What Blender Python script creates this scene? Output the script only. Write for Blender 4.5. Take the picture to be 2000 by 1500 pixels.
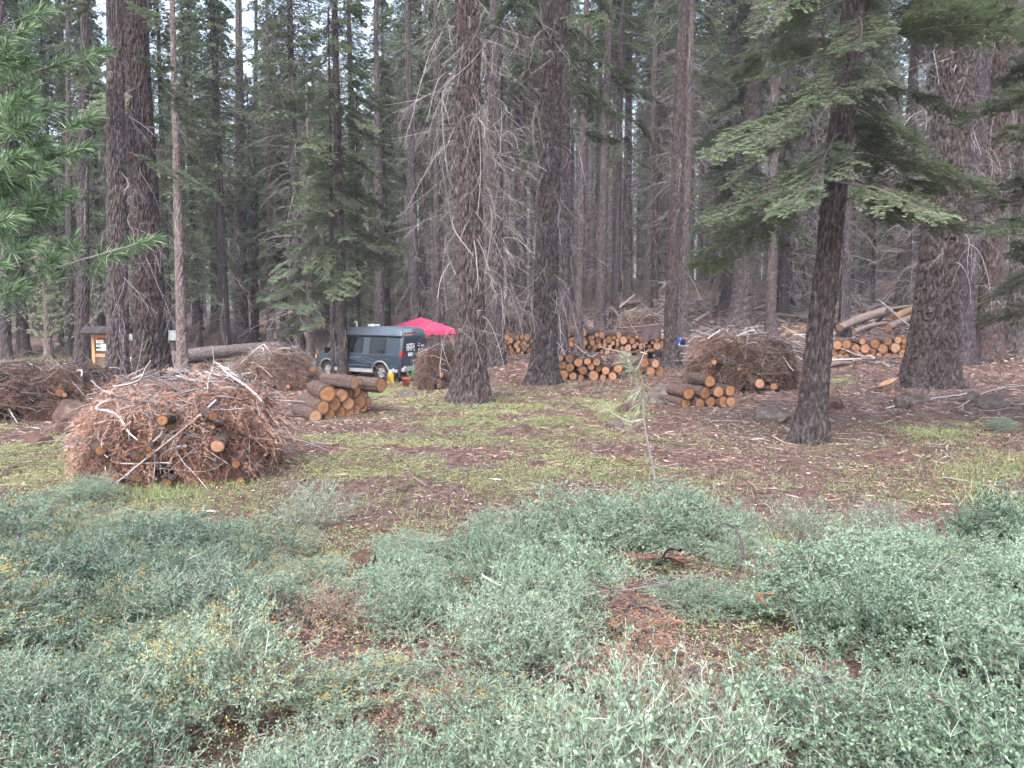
import bpy, bmesh, math, random
import numpy as np
from mathutils import Vector, Matrix, Euler

for o in list(bpy.data.objects):
    bpy.data.objects.remove(o)
S = bpy.context.scene
COL = S.collection
PI = math.pi
rnd = random.Random(11)
RNG = np.random.default_rng(5)

# ------------------------------------------------------------------ camera
FPX = 1500.0                                  # focal length in photograph pixels
PITCH = math.atan(150 / 1500)                 # camera tipped a little downwards
CAMZ = 2.6
cam_d = bpy.data.cameras.new('camera')
cam_d.sensor_width = 36
cam_d.lens = 36 * FPX / 2000
cam_d.clip_start = 0.05
cam_d.clip_end = 3000
cam = bpy.data.objects.new('camera', cam_d)
COL.objects.link(cam)
cam.location = (0, 0, CAMZ)
cam.rotation_euler = (PI / 2 - PITCH, 0, 0)
S.camera = cam

# ------------------------------------------------------------------ sky, sun, exposure (overcast)
W = bpy.data.worlds.new('World')
S.world = W
W.use_nodes = True
wn = W.node_tree.nodes
wl = W.node_tree.links
wn.clear()
sky = wn.new('ShaderNodeTexSky')
sky.sky_type = 'NISHITA'
sky.sun_disc = False
SUN_EL, SUN_AZ = math.radians(52), math.radians(200)
sky.sun_elevation = SUN_EL
sky.sun_rotation = SUN_AZ
sky.dust_density = 4.0
sky.air_density = 1.2
hsv = wn.new('ShaderNodeHueSaturation')
hsv.inputs['Saturation'].default_value = 0.80
bg = wn.new('ShaderNodeBackground')
bg.inputs['Strength'].default_value = 0.15
wo = wn.new('ShaderNodeOutputWorld')
wl.new(sky.outputs[0], hsv.inputs['Color'])
wl.new(hsv.outputs[0], bg.inputs[0])
wl.new(bg.outputs[0], wo.inputs[0])
sun_d = bpy.data.lights.new('sun', 'SUN')
sun_d.energy = 0.8
sun_d.angle = math.radians(40)
sun_d.color = (1, 0.975, 0.96)
sun = bpy.data.objects.new('sun', sun_d)
COL.objects.link(sun)
sd = Vector((math.sin(SUN_AZ) * math.cos(SUN_EL), math.cos(SUN_AZ) * math.cos(SUN_EL), math.sin(SUN_EL)))
sun.rotation_euler = sd.to_track_quat('Z', 'Y').to_euler()
S.view_settings.view_transform = 'Standard'
S.view_settings.look = 'None'
S.view_settings.gamma = 1
S.view_settings.use_curve_mapping = False
S.view_settings.exposure = 2.1
cy = S.cycles
cy.max_bounces = 4
cy.diffuse_bounces = 3
cy.use_adaptive_sampling = True
cy.adaptive_threshold = 0.045
cy.glossy_bounces = 2
cy.transmission_bounces = 4
cy.transparent_max_bounces = 4
cy.use_denoising = True
try:
    cy.denoiser = 'OPENIMAGEDENOISE'
    cy.denoising_prefilter = 'ACCURATE'
except Exception:
    pass

# ------------------------------------------------------------------ numpy helpers
def h2(i, j, s):
    n = (i * 374761393 + j * 668265263 + s * 974634777) & 0xffffffff
    n = ((n ^ (n >> 13)) * 1274126177) & 0xffffffff
    return ((n ^ (n >> 16)) & 0xffff) / 65535.0

def vnoise(x, y, s=0):
    x = np.asarray(x, float); y = np.asarray(y, float)
    i = np.floor(x).astype(np.int64); j = np.floor(y).astype(np.int64)
    u = x - i; v = y - j
    u = u * u * (3 - 2 * u); v = v * v * (3 - 2 * v)
    return ((h2(i, j, s) * (1 - u) + h2(i + 1, j, s) * u) * (1 - v) + (h2(i, j + 1, s) * (1 - u) + h2(i + 1, j + 1, s) * u) * v)

def fbm(x, y, s=0, n=3):
    a = 0; w = 0.5; t = 0
    for k in range(n):
        a = a + w * vnoise(x * 2 ** k, y * 2 ** k, s + k); t += w; w *= 0.5
    return a / t

def sst(a, b, x):
    t = np.clip((np.asarray(x, float) - a) / (b - a), 0, 1)
    return t * t * (3 - 2 * t)

def gz(x, y):
    """height of the forest floor"""
    x = np.asarray(x, float); y = np.asarray(y, float)
    bank = 0.9 * (1 - sst(1.0, 9.5, y))
    yy = np.clip(y - 31, 0, 75)
    hill = 0.074 * yy * sst(-4, 15, x)
    back = 0.010 * np.clip(y - 38, 0, 150)
    dip = -0.55 * sst(20, 31, y) * (1 - sst(-3.5, 1.5, x)) * (1 - sst(46, 75, y))
    rough = 0.16 * (fbm(x * 0.3 + 7, y * 0.3, 3) - 0.5) + 0.09 * (fbm(x * 1.3, y * 1.3 + 3, 9) - 0.5)
    lump = 0.5 * (fbm(x * 0.5, y * 0.5, 21) - 0.4) * sst(32, 45, y) * sst(0, 10, x)
    return bank + hill + back + dip + rough + lump

def g(x, y):
    return float(gz(x, y))

FW = Vector((0, math.cos(PITCH), -math.sin(PITCH)))
UP = Vector((0, math.sin(PITCH), math.cos(PITCH)))

GY = np.concatenate([np.arange(1.5, 30, .03), np.arange(30, 150, .1)])

def ray(px, py):
    return FW + Vector(((px - 1000) / FPX, 0, 0)) + UP * ((750 - py) / FPX)

def at(px, py, Y):
    """the point seen at a photograph pixel, at Y metres into the scene"""
    d = ray(px, py)
    return Vector((0, 0, CAMZ)) + d * (Y / d.y)

def G(px, py):
    """the point of the forest floor seen at a photograph pixel"""
    d = ray(px, py)
    t = GY / d.y
    zr = CAMZ + d.z * t
    xr = d.x * t
    k = int(np.argmax(zr <= gz(xr, GY))) if (zr <= gz(xr, GY)).any() else len(GY) - 1
    return Vector((float(xr[k]), float(GY[k]), g(xr[k], GY[k])))

def proj(x, y, z):
    r = np.stack([x, y, z - CAMZ], -1)
    d = r @ np.array(FW)
    return 1000 + FPX * r[..., 0] / d, 750 - FPX * (r @ np.array(UP)) / d

class MB:
    """collects vertices and faces with a tint per vertex and a material index per face"""
    def __init__(s):
        s.V = []; s.F = []; s.T = []; s.M = []; s.n = 0
    def add(s, v, f, tint=0.5, mat=0):
        v = np.asarray(v, float).reshape(-1, 3); f = np.asarray(f, np.int64)
        if len(v) == 0 or len(f) == 0:
            return s
        s.V.append(v); s.F.append(f + s.n); s.n += len(v)
        s.T.append(np.broadcast_to(np.asarray(tint, float), (len(v),)).copy())
        s.M.append(np.full(len(f), mat, np.int32))
        return s
    def mesh(s, name, mats, smooth=False):
        V = np.concatenate(s.V); T = np.concatenate(s.T)
        li = np.concatenate([f.ravel() for f in s.F]).astype(np.int32)
        lt = np.concatenate([np.full(len(f), f.shape[1], np.int32) for f in s.F])
        ls = (np.cumsum(lt) - lt).astype(np.int32)
        me = bpy.data.meshes.new(name)
        me.vertices.add(len(V)); me.loops.add(len(li)); me.polygons.add(len(lt))
        me.vertices.foreach_set('co', V.astype(np.float32).ravel())
        me.loops.foreach_set('vertex_index', li)
        me.polygons.foreach_set('loop_start', ls)
        for m in (mats if isinstance(mats, (list, tuple)) else [mats]):
            me.materials.append(m)
        me.polygons.foreach_set('material_index', np.concatenate(s.M))
        me.polygons.foreach_set('use_smooth', np.full(len(lt), bool(smooth)))
        a = me.attributes.new('tint', 'FLOAT', 'POINT')
        a.data.foreach_set('value', T.astype(np.float32))
        me.update(calc_edges=True)
        return me

def nrm(v):
    return v / np.maximum(np.linalg.norm(v, axis=-1, keepdims=True), 1e-9)

def tubes(P, R, sides=4, cap=False):
    """P (M,N,3) paths, R (M,N) radii"""
    P = np.asarray(P, float); R = np.asarray(R, float)
    if P.ndim == 2:
        P = P[None]; R = np.broadcast_to(R, P.shape[:2])
    M, N, _ = P.shape
    T = nrm(np.gradient(P, axis=1))
    m = nrm(P[:, -1] - P[:, 0])
    ref = np.where(np.abs(m[:, 2:3]) > 0.8, np.array([[1.0, 0, 0]]), np.array([[0, 0, 1.0]]))[:, None, :]
    A = nrm(np.cross(T, np.broadcast_to(ref, T.shape))); B = np.cross(T, A)
    th = np.arange(sides) * 2 * PI / sides
    V = P[:, :, None] + R[:, :, None, None] * (A[:, :, None] * np.cos(th)[None, None, :, None] + B[:, :, None] * np.sin(th)[None, None, :, None])
    base = (np.arange(M) * N * sides)[:, None, None]
    i = (np.arange(N - 1) * sides)[None, :, None]
    k = np.arange(sides)[None, None, :]; k2 = (k + 1) % sides
    F = np.stack([base + i + k, base + i + k2, base + i + sides + k2, base + i + sides + k], -1).reshape(-1, 4)
    return V.reshape(-1, 3), F

def quads(C, U, Vv):
    """diamond leaves: C centre-base (n,3), U length vector, Vv half width vector"""
    V = np.stack([C, C + U * 0.5 + Vv, C + U, C + U * 0.5 - Vv], 1).reshape(-1, 3)
    return V, np.arange(len(C) * 4).reshape(-1, 4)

def tris(C, U, Vv):
    V = np.stack([C - Vv, C + Vv, C + U], 1).reshape(-1, 3)
    return V, np.arange(len(C) * 3).reshape(-1, 3)

def rdir(n, rng):
    return nrm(rng.normal(size=(n, 3)))

def box(sx, sy, sz, c=(0, 0, 0)):
    v = np.array([[x, y, z] for x in (-.5, .5) for y in (-.5, .5) for z in (-.5, .5)]) * [sx, sy, sz] + c
    return v, np.array([[0, 1, 3, 2], [4, 6, 7, 5], [0, 4, 5, 1], [2, 3, 7, 6], [0, 2, 6, 4], [1, 5, 7, 3]])

def bar(p, q, w, h=None):
    """box beam from p to q"""
    p = np.array(p, float); q = np.array(q, float); h = h or w
    t = nrm(q - p); ref = np.array([0, 0, 1.]) if abs(t[2]) < .9 else np.array([1., 0, 0])
    a = nrm(np.cross(t, ref)); b = np.cross(a, t)
    v = np.array([e + a * sx * w / 2 + b * sy * h / 2 for e in (p, q) for sx in (-1, 1) for sy in (-1, 1)])
    return v, np.array([[0, 1, 3, 2], [4, 6, 7, 5], [0, 4, 5, 1], [2, 3, 7, 6], [0, 2, 6, 4], [1, 5, 7, 3]])

def lathe(prof, n=20, axis='z'):
    pr = np.array(prof, float); th = np.arange(n) * 2 * PI / n
    V = np.stack([pr[:, None, 0] * np.cos(th), pr[:, None, 0] * np.sin(th), np.broadcast_to(pr[:, None, 1], (len(pr), n))], -1)
    if axis == 'y':
        V = V[..., [0, 2, 1]]
    elif axis == 'x':
        V = V[..., [2, 0, 1]]
    i = (np.arange(len(pr) - 1) * n)[:, None]; k = np.arange(n)[None]; k2 = (k + 1) % n
    return V.reshape(-1, 3), np.stack([i + k, i + k2, i + n + k2, i + n + k], -1).reshape(-1, 4)

# ------------------------------------------------------------------ objects
def tag(o, label=None, cat=None, group=None, kind=None):
    if label: o['label'] = label
    if cat: o['category'] = cat
    if group: o['group'] = group
    if kind: o['kind'] = kind
    return o

def link(name, me, parent=None, loc=(0, 0, 0), rot=(0, 0, 0), sc=1.0):
    o = bpy.data.objects.new(name, me)
    COL.objects.link(o)
    if parent is not None:
        o.parent = parent
    o.location = loc
    o.rotation_euler = rot
    o.scale = (sc, sc, sc) if isinstance(sc, (int, float)) else sc
    return o

def thing(name, label, cat, loc=(0, 0, 0), rz=0.0, group=None):
    o = link(name, None, None, loc, (0, 0, rz))
    return tag(o, label, cat, group)

def part(name, shapes, mat, parent, smooth=False):
    m = MB()
    for v, f in shapes:
        m.add(v, f)
    return link(name, m.mesh(name, mat, smooth), parent)

# ------------------------------------------------------------------ materials
def mat(name, build, rough=0.85, spec=0.2):
    m = bpy.data.materials.new(name)
    m.use_nodes = True
    nt = m.node_tree
    b = nt.nodes['Principled BSDF']
    b.inputs['Roughness'].default_value = rough
    b.inputs['Specular IOR Level'].default_value = spec
    build(nt, b)
    return m

def N(nt, t, **k):
    n = nt.nodes.new('ShaderNode' + t)
    for a, v in k.items():
        if a.startswith('i_'):
            key = a[2:].replace('_', ' ')
            n.inputs[int(key) if key.isdigit() else key].default_value = v
        else:
            setattr(n, a, v)
    return n

def ramp(nt, fac, stops):
    r = N(nt, 'ValToRGB')
    e = r.color_ramp.elements
    while len(e) < len(stops):
        e.new(0.5)
    for k, (p, c) in enumerate(stops):
        e[k].position = p
        e[k].color = (*c, 1)
    nt.links.new(fac, r.inputs[0])
    return r.outputs[0]

def coords(nt, scale=(1, 1, 1), kind='Object'):
    c = N(nt, 'TexCoord'); mp = N(nt, 'Mapping')
    mp.inputs['Scale'].default_value = scale
    nt.links.new(c.outputs[kind], mp.inputs['Vector'])
    return mp.outputs[0]

def noise(nt, vec, scale, detail=4, rough=0.6):
    n = N(nt, 'TexNoise', i_Scale=scale, i_Detail=detail, i_Roughness=rough)
    nt.links.new(vec, n.inputs['Vector'])
    return n.outputs['Fac']

def mul(nt, col, fac, amt=1.0):
    m = N(nt, 'MixRGB', blend_type='MULTIPLY'); m.inputs[0].default_value = amt
    nt.links.new(col, m.inputs[1]); nt.links.new(fac, m.inputs[2])
    return m.outputs[0]

def mix(nt, fac, a, b):
    m = N(nt, 'MixRGB')
    for k, v in ((0, fac), (1, a), (2, b)):
        if isinstance(v, tuple): m.inputs[k].default_value = (*v, 1)
        elif isinstance(v, (int, float)): m.inputs[k].default_value = v
        else: nt.links.new(v, m.inputs[k])
    return m.outputs[0]

def bump(nt, b, h, strength, dist):
    n = N(nt, 'Bump', i_Strength=strength, i_Distance=dist)
    nt.links.new(h, n.inputs['Height'])
    nt.links.new(n.outputs[0], b.inputs['Normal'])

def plain(name, c, rough=0.6, spec=0.3, metal=0.0, var=0.12, scale=6):
    def f(nt, b):
        v = coords(nt)
        n = noise(nt, v, scale)
        c0 = tuple(x * (1 - var) for x in c); c1 = tuple(min(1, x * (1 + var)) for x in c)
        nt.links.new(ramp(nt, n, [(0.3, c0), (0.7, c1)]), b.inputs['Base Color'])
        b.inputs['Metallic'].default_value = metal
    return mat(name, f, rough, spec)

def tinted(name, stops, rough=0.75, spec=0.15, trans=0.0, objvar=0.0):
    """colour picked along a ramp by the per-piece tint"""
    def f(nt, b):
        a = N(nt, 'Attribute', attribute_name='tint')
        fac = a.outputs['Fac']
        if objvar:
            oi = N(nt, 'ObjectInfo')
            ma = N(nt, 'MapRange', i_3=-objvar, i_4=objvar)
            nt.links.new(oi.outputs['Random'], ma.inputs[0])
            ad = N(nt, 'Math', operation='ADD', use_clamp=True)
            nt.links.new(fac, ad.inputs[0]); nt.links.new(ma.outputs[0], ad.inputs[1])
            fac = ad.outputs[0]
        c = ramp(nt, fac, stops)
        nt.links.new(c, b.inputs['Base Color'])
        if trans:
            t = N(nt, 'BsdfTranslucent'); nt.links.new(c, t.inputs[0])
            x = N(nt, 'MixShader'); x.inputs[0].default_value = trans
            nt.links.new(b.outputs[0], x.inputs[1]); nt.links.new(t.outputs[0], x.inputs[2])
            nt.links.new(x.outputs[0], nt.nodes['Material Output'].inputs[0])
    return mat(name, f, rough, spec)

def bark_mat(name, c0, c1, c2, sx=10, sz=4.2, bs=0.9, red=None):
    def f(nt, b):
        v = coords(nt, (sx, sx, sz))
        n = noise(nt, v, 1.6, 6, 0.7)
        v2 = coords(nt, (1, 1, 0.5))
        n2 = noise(nt, v2, 3.0, 4, 0.6)
        c = ramp(nt, n, [(0.28, c0), (0.5, c1), (0.72, c2)])
        if red:
            r = ramp(nt, n2, [(0.5, (0, 0, 0)), (0.68, (1, 1, 1))])
            c = mix(nt, r, c, mul(nt, c, mix(nt, 1.0, red, red)))
        oi = N(nt, 'ObjectInfo')
        c = mul(nt, c, ramp(nt, oi.outputs['Random'], [(0, (0.75, 0.76, 0.78)), (1, (1.15, 1.08, 1.05))]))
        ms = noise(nt, coords(nt, (1.6, 1.6, 0.6)), 1.5, 5, 0.75)
        c = mix(nt, ramp(nt, ms, [(0.58, (0, 0, 0)), (0.72, (0.5, 0.5, 0.5))]), c, (0.095, 0.10, 0.055))
        nt.links.new(c, b.inputs['Base Color'])
        vo = N(nt, 'TexVoronoi', feature='DISTANCE_TO_EDGE', i_Scale=1.0)
        nt.links.new(v, vo.inputs['Vector'])
        ad = N(nt, 'Math', operation='ADD'); ad.use_clamp = False
        mm = N(nt, 'Math', operation='MULTIPLY'); mm.inputs[1].default_value = 0.5
        nt.links.new(n, mm.inputs[0])
        nt.links.new(vo.outputs['Distance'], ad.inputs[0]); nt.links.new(mm.outputs[0], ad.inputs[1])
        bump(nt, b, ad.outputs[0], bs, 0.05)
    return mat(name, f, 0.92, 0.12)

M = {}
M['bark'] = bark_mat('bark', (0.016, 0.0135, 0.0145), (0.050, 0.0425, 0.045), (0.150, 0.137, 0.143), red=(1.1, 0.97, 0.95))
M['bark_dark'] = bark_mat('bark_dark', (0.020, 0.017, 0.0185), (0.062, 0.053, 0.057), (0.170, 0.155, 0.163))
M['bark_red'] = bark_mat('bark_red', (0.018, 0.0138, 0.0142), (0.054, 0.043, 0.044), (0.155, 0.136, 0.139), red=(1.18, 0.93, 0.87))
M['bark_log'] = bark_mat('bark_log', (0.035, 0.024, 0.022), (0.095, 0.065, 0.058), (0.26, 0.21, 0.19), 7, 7, 0.8)
M['bark_grey'] = bark_mat('bark_grey', (0.06, 0.047, 0.047), (0.135, 0.112, 0.112), (0.27, 0.24, 0.24), 6, 6)
M['twig_pale'] = tinted('twig_pale', [(0, (0.05, 0.04, 0.041)), (0.45, (0.135, 0.115, 0.117)), (1, (0.46, 0.43, 0.43))], 0.8, 0.2, objvar=0.2)
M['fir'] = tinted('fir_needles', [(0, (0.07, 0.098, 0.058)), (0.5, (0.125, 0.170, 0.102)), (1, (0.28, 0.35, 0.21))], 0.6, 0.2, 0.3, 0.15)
M['fir_pale'] = tinted('fir_needles_pale', [(0, (0.085, 0.115, 0.075)), (0.5, (0.185, 0.245, 0.16)), (1, (0.33, 0.41, 0.26))], 0.6, 0.2, 0.3, 0.15)
M['pine'] = tinted('pine_needles', [(0, (0.055, 0.105, 0.06)), (0.5, (0.135, 0.225, 0.108)), (1, (0.33, 0.43, 0.26))], 0.5, 0.35, 0.25)
M['pine_sap'] = tinted('sapling_needles', [(0, (0.13, 0.17, 0.10)), (0.6, (0.29, 0.34, 0.23)), (1, (0.50, 0.46, 0.33))], 0.5, 0.3, 0.2)
M['dry'] = tinted('dry_needles', [(0, (0.12, 0.058, 0.042)), (0.5, (0.31, 0.175, 0.130)), (1, (0.55, 0.38, 0.31))], 0.85, 0.1, 0.1, 0.12)
M['dry_dark'] = tinted('dry_needles_dark', [(0, (0.055, 0.032, 0.025)), (0.5, (0.155, 0.092, 0.070)), (1, (0.34, 0.23, 0.185))], 0.85, 0.1, 0.1, 0.12)
M['dry_red'] = tinted('dry_bough_needles', [(0, (0.13, 0.062, 0.042)), (0.5, (0.28, 0.145, 0.098)), (1, (0.44, 0.27, 0.20))], 0.85, 0.1, 0.1)
M['leaf'] = tinted('shrub_leaves', [(0, (0.048, 0.086, 0.056)), (0.5, (0.143, 0.222, 0.152)), (1, (0.33, 0.43, 0.30))], 0.6, 0.2, 0.06, 0.22)
M['leaf_brown'] = tinted('shrub_leaves_brown', [(0, (0.14, 0.07, 0.05)), (0.5, (0.34, 0.20, 0.14)), (1, (0.52, 0.40, 0.32))], 0.8, 0.1, 0.15)
M['shrub_twig'] = tinted('shrub_twigs', [(0, (0.09, 0.068, 0.062)), (0.5, (0.20, 0.20, 0.17)), (1, (0.52, 0.57, 0.51))], 0.7, 0.2)
M['seed'] = tinted('seed_heads', [(0, (0.26, 0.19, 0.07)), (1, (0.46, 0.37, 0.16))], 0.8, 0.1)
M['herb'] = tinted('herb_leaves', [(0, (0.13, 0.175, 0.075)), (0.5, (0.255, 0.325, 0.142)), (1, (0.41, 0.455, 0.22))], 0.7, 0.2, 0.25)
M['litter'] = tinted('litter', [(0, (0.075, 0.038, 0.030)), (0.45, (0.20, 0.115, 0.095)), (0.8, (0.36, 0.26, 0.23)), (1, (0.58, 0.50, 0.47))], 0.9, 0.1)

def f_cut(nt, b):
    c = N(nt, 'TexCoord'); sp = N(nt, 'SeparateXYZ'); nt.links.new(c.outputs['Object'], sp.inputs[0])
    cb = N(nt, 'CombineXYZ'); nt.links.new(sp.outputs[1], cb.inputs[1]); nt.links.new(sp.outputs[2], cb.inputs[2])
    ln = N(nt, 'VectorMath', operation='LENGTH'); nt.links.new(cb.outputs[0], ln.inputs[0])
    n = noise(nt, c.outputs['Object'], 1.7, 4, 0.6)
    a = N(nt, 'Math', operation='MULTIPLY_ADD'); a.inputs[1].default_value = 0.35
    nt.links.new(n, a.inputs[0]); nt.links.new(ln.outputs['Value'], a.inputs[2])
    s = N(nt, 'Math', operation='MULTIPLY'); s.inputs[1].default_value = 60
    nt.links.new(a.outputs[0], s.inputs[0])
    sn = N(nt, 'Math', operation='SINE'); nt.links.new(s.outputs[0], sn.inputs[0])
    rings = ramp(nt, sn.outputs[0], [(0.0, (0.82, 0.80, 0.78)), (1.0, (1, 1, 1))])
    body = ramp(nt, a.outputs[0], [(0.1, (0.30, 0.145, 0.078)), (0.5, (0.41, 0.21, 0.112)), (0.85, (0.48, 0.275, 0.155)), (1.1, (0.24, 0.13, 0.085))])
    oi = N(nt, 'ObjectInfo')
    c2 = mul(nt, mul(nt, body, rings), ramp(nt, oi.outputs['Random'], [(0, (0.5, 0.47, 0.45)), (0.45, (0.8, 0.78, 0.75)), (0.8, (1.05, 1.0, 1.0)), (1, (1.25, 1.3, 1.35))]))
    st = noise(nt, c.outputs['Object'], 3.1, 3)
    gw = N(nt, 'MapRange', i_1=.55, i_2=1.0, i_3=0.0, i_4=.55); nt.links.new(oi.outputs['Random'], gw.inputs[0])
    st2 = noise(nt, c.outputs['Object'], 1.1, 3)
    gm = N(nt, 'Math', operation='MULTIPLY'); nt.links.new(gw.outputs[0], gm.inputs[0]); nt.links.new(st2, gm.inputs[1])
    c2 = mix(nt, gm.outputs[0], c2, (.23, .18, .15))
    nt.links.new(mul(nt, c2, ramp(nt, st, [(0.35, (0.7, 0.68, 0.66)), (0.6, (1, 1, 1))])), b.inputs['Base Color'])
M['cut'] = mat('cut_wood', f_cut, 0.8, 0.15)

def f_split(nt, b):
    v = coords(nt, (2, 14, 14)); n = noise(nt, v, 2.0, 5)
    nt.links.new(ramp(nt, n, [(0.3, (0.13, 0.068, 0.042)), (0.55, (0.22, 0.130, 0.080)), (0.75, (0.34, 0.24, 0.17))]), b.inputs['Base Color'])
    bump(nt, b, n, 0.5, 0.02)
M['split'] = mat('split_wood', f_split, 0.85, 0.15)

def f_bare(nt, b):
    v = coords(nt, (1.2, 9, 9)); n = noise(nt, v, 2.0, 6, 0.7)
    nt.links.new(ramp(nt, n, [(0.25, (0.07, 0.050, 0.045)), (0.5, (0.155, 0.120, 0.107)), (0.75, (0.29, 0.25, 0.23))]), b.inputs['Base Color'])
    bump(nt, b, n, 0.5, 0.03)
M['bare'] = mat('barkless_wood', f_bare, 0.85, 0.15)

def f_rock(c0, c1, c2):
    def f(nt, b):
        v = coords(nt); n = noise(nt, v, 2.2, 8, 0.7); n2 = noise(nt, v, 14, 4, 0.7)
        c = ramp(nt, n, [(0.3, c0), (0.52, c1), (0.72, c2)])
        nt.links.new(mul(nt, c, ramp(nt, n2, [(0.3, (0.65, 0.65, 0.65)), (0.7, (1.1, 1.1, 1.1))])), b.inputs['Base Color'])
        ad = N(nt, 'Math', operation='ADD'); nt.links.new(n, ad.inputs[0]); nt.links.new(n2, ad.inputs[1])
        bump(nt, b, ad.outputs[0], 0.8, 0.06)
    return f
M['rock'] = mat('rock_grey', f_rock((0.075, 0.058, 0.053), (0.15, 0.122, 0.113), (0.28, 0.245, 0.232)), 0.92, 0.15)
M['rock_brown'] = mat('rock_brown', f_rock((0.065, 0.043, 0.037), (0.125, 0.085, 0.073), (0.22, 0.17, 0.15)), 0.92, 0.15)
M['rock_red'] = mat('rock_red', f_rock((0.10, 0.058, 0.046), (0.18, 0.108, 0.088), (0.29, 0.21, 0.18)), 0.92, 0.15)

def f_ground(nt, b):
    g0 = N(nt, 'NewGeometry')
    v = g0.outputs['Position']
    n1 = noise(nt, v, 0.45, 5, 0.6)
    n2 = noise(nt, v, 5.0, 6, 0.75)
    n3 = noise(nt, v, 38.0, 3, 0.7)
    c = ramp(nt, n2, [(0.25, (0.075, 0.046, 0.042)), (0.45, (0.155, 0.103, 0.095)), (0.62, (0.235, 0.172, 0.160)), (0.8, (0.34, 0.275, 0.262))])
    c = mul(nt, c, ramp(nt, n3, [(0.28, (0.38, 0.35, 0.33)), (0.48, (0.9, 0.88, 0.87)), (0.62, (1.3, 1.26, 1.24)), (0.75, (1.9, 1.85, 1.82))]))
    moss = ramp(nt, n1, [(0.5, (0, 0, 0)), (0.66, (1, 1, 1))])
    m2 = mul(nt, moss, ramp(nt, n3, [(0.4, (0, 0, 0)), (0.6, (0.55, 0.55, 0.55))]))
    c = mix(nt, m2, c, (0.16, 0.17, 0.075))
    nt.links.new(c, b.inputs['Base Color'])
    ad = N(nt, 'Math', operation='ADD'); nt.links.new(n2, ad.inputs[0]); nt.links.new(n3, ad.inputs[1])
    bump(nt, b, ad.outputs[0], 1.0, 0.10)
M['ground'] = mat('needle_floor', f_ground, 0.95, 0.08)

def f_road(nt, b):
    v = coords(nt); n = noise(nt, v, 1.5, 6, 0.7); n2 = noise(nt, v, 22, 3)
    c = ramp(nt, n, [(0.3, (0.24, 0.17, 0.145)), (0.55, (0.33, 0.26, 0.235)), (0.75, (0.40, 0.34, 0.315))])
    nt.links.new(mul(nt, c, ramp(nt, n2, [(0.3, (0.75, 0.72, 0.7)), (0.7, (1.1, 1.1, 1.1))])), b.inputs['Base Color'])
M['road'] = mat('dirt', f_road, 0.95, 0.08)
# ------------------------------------------------------------------ the setting
def axis_pts(segs):
    out = [np.linspace(a, b, n, endpoint=False) for a, b, n in segs]
    return np.concatenate(out + [[segs[-1][1]]])
gx = axis_pts([(-420, -60, 24), (-60, -22, 38), (-22, 22, 220), (22, 60, 38), (60, 420, 24)])
gy = axis_pts([(-60, 0, 12), (0, 30, 200), (30, 70, 100), (70, 140, 50), (140, 700, 24)])
X, Y = np.meshgrid(gx, gy)
Vg = np.stack([X, Y, gz(X, Y)], -1).reshape(-1, 3)
nx = len(gx)
ii = (np.arange(len(gy) - 1) * nx)[:, None] + np.arange(nx - 1)[None]
Fg = np.stack([ii, ii + 1, ii + nx + 1, ii + nx], -1).reshape(-1, 4)
tag(link('ground', MB().add(Vg, Fg).mesh('ground', M['ground'], True)), kind='structure')

# pale dirt road that winds behind the piles to the van
rp = [G(-150, 752), G(120, 750), G(300, 742), G(420, 730), G(560, 708), G(640, 694), G(800, 690), G(960, 690)]
rw = [1.6, 1.6, 1.8, 2.4, 2.6, 2.6, 3.0, 3.0]
pts = []
for k in range(len(rp) - 1):
    for t in np.linspace(0, 1, 14, endpoint=False):
        pts.append((rp[k].x * (1 - t) + rp[k + 1].x * t, rp[k].y * (1 - t) + rp[k + 1].y * t, rw[k] * (1 - t) + rw[k + 1] * t))
pts = np.array(pts)
tg = np.gradient(pts[:, :2], axis=0); tg /= np.linalg.norm(tg, axis=1, keepdims=True)
nn = np.stack([-tg[:, 1], tg[:, 0]], 1)
rows = []
for s in np.linspace(-1, 1, 13):
    wob = 1 + 0.25 * (vnoise(pts[:, 0] * 0.9, np.full(len(pts), s * 3), 4) - 0.5)
    xy = pts[:, :2] + nn * (pts[:, 2] * s * wob)[:, None]
    rows.append(np.stack([xy[:, 0], xy[:, 1], gz(xy[:, 0], xy[:, 1]) + 0.012], -1))
R_ = np.stack(rows, 1)
n_, m_ = R_.shape[:2]
ii = (np.arange(n_ - 1) * m_)[:, None] + np.arange(m_ - 1)[None]
tag(link('dirt_road', MB().add(R_.reshape(-1, 3), np.stack([ii, ii + m_, ii + m_ + 1, ii + 1], -1).reshape(-1, 4)).mesh('dirt_road', M['road'], True)), kind='structure')

# ------------------------------------------------------------------ trunks
def worley(u, v, nu, cv, s):
    x = u * nu; y = v / cv
    i0 = np.floor(x).astype(np.int64); j0 = np.floor(y).astype(np.int64)
    d1 = np.full(x.shape, 9.0); d2 = np.full(x.shape, 9.0)
    for di in (-1, 0, 1):
        for dj in (-1, 0, 1):
            i = i0 + di; j = j0 + dj; im = i % nu
            d = np.hypot(x - i - h2(im, j, s), y - j - h2(im, j, s + 7))
            d2 = np.where(d < d1, d1, np.minimum(d2, d)); d1 = np.minimum(d1, d)
    return d2 - d1

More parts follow.
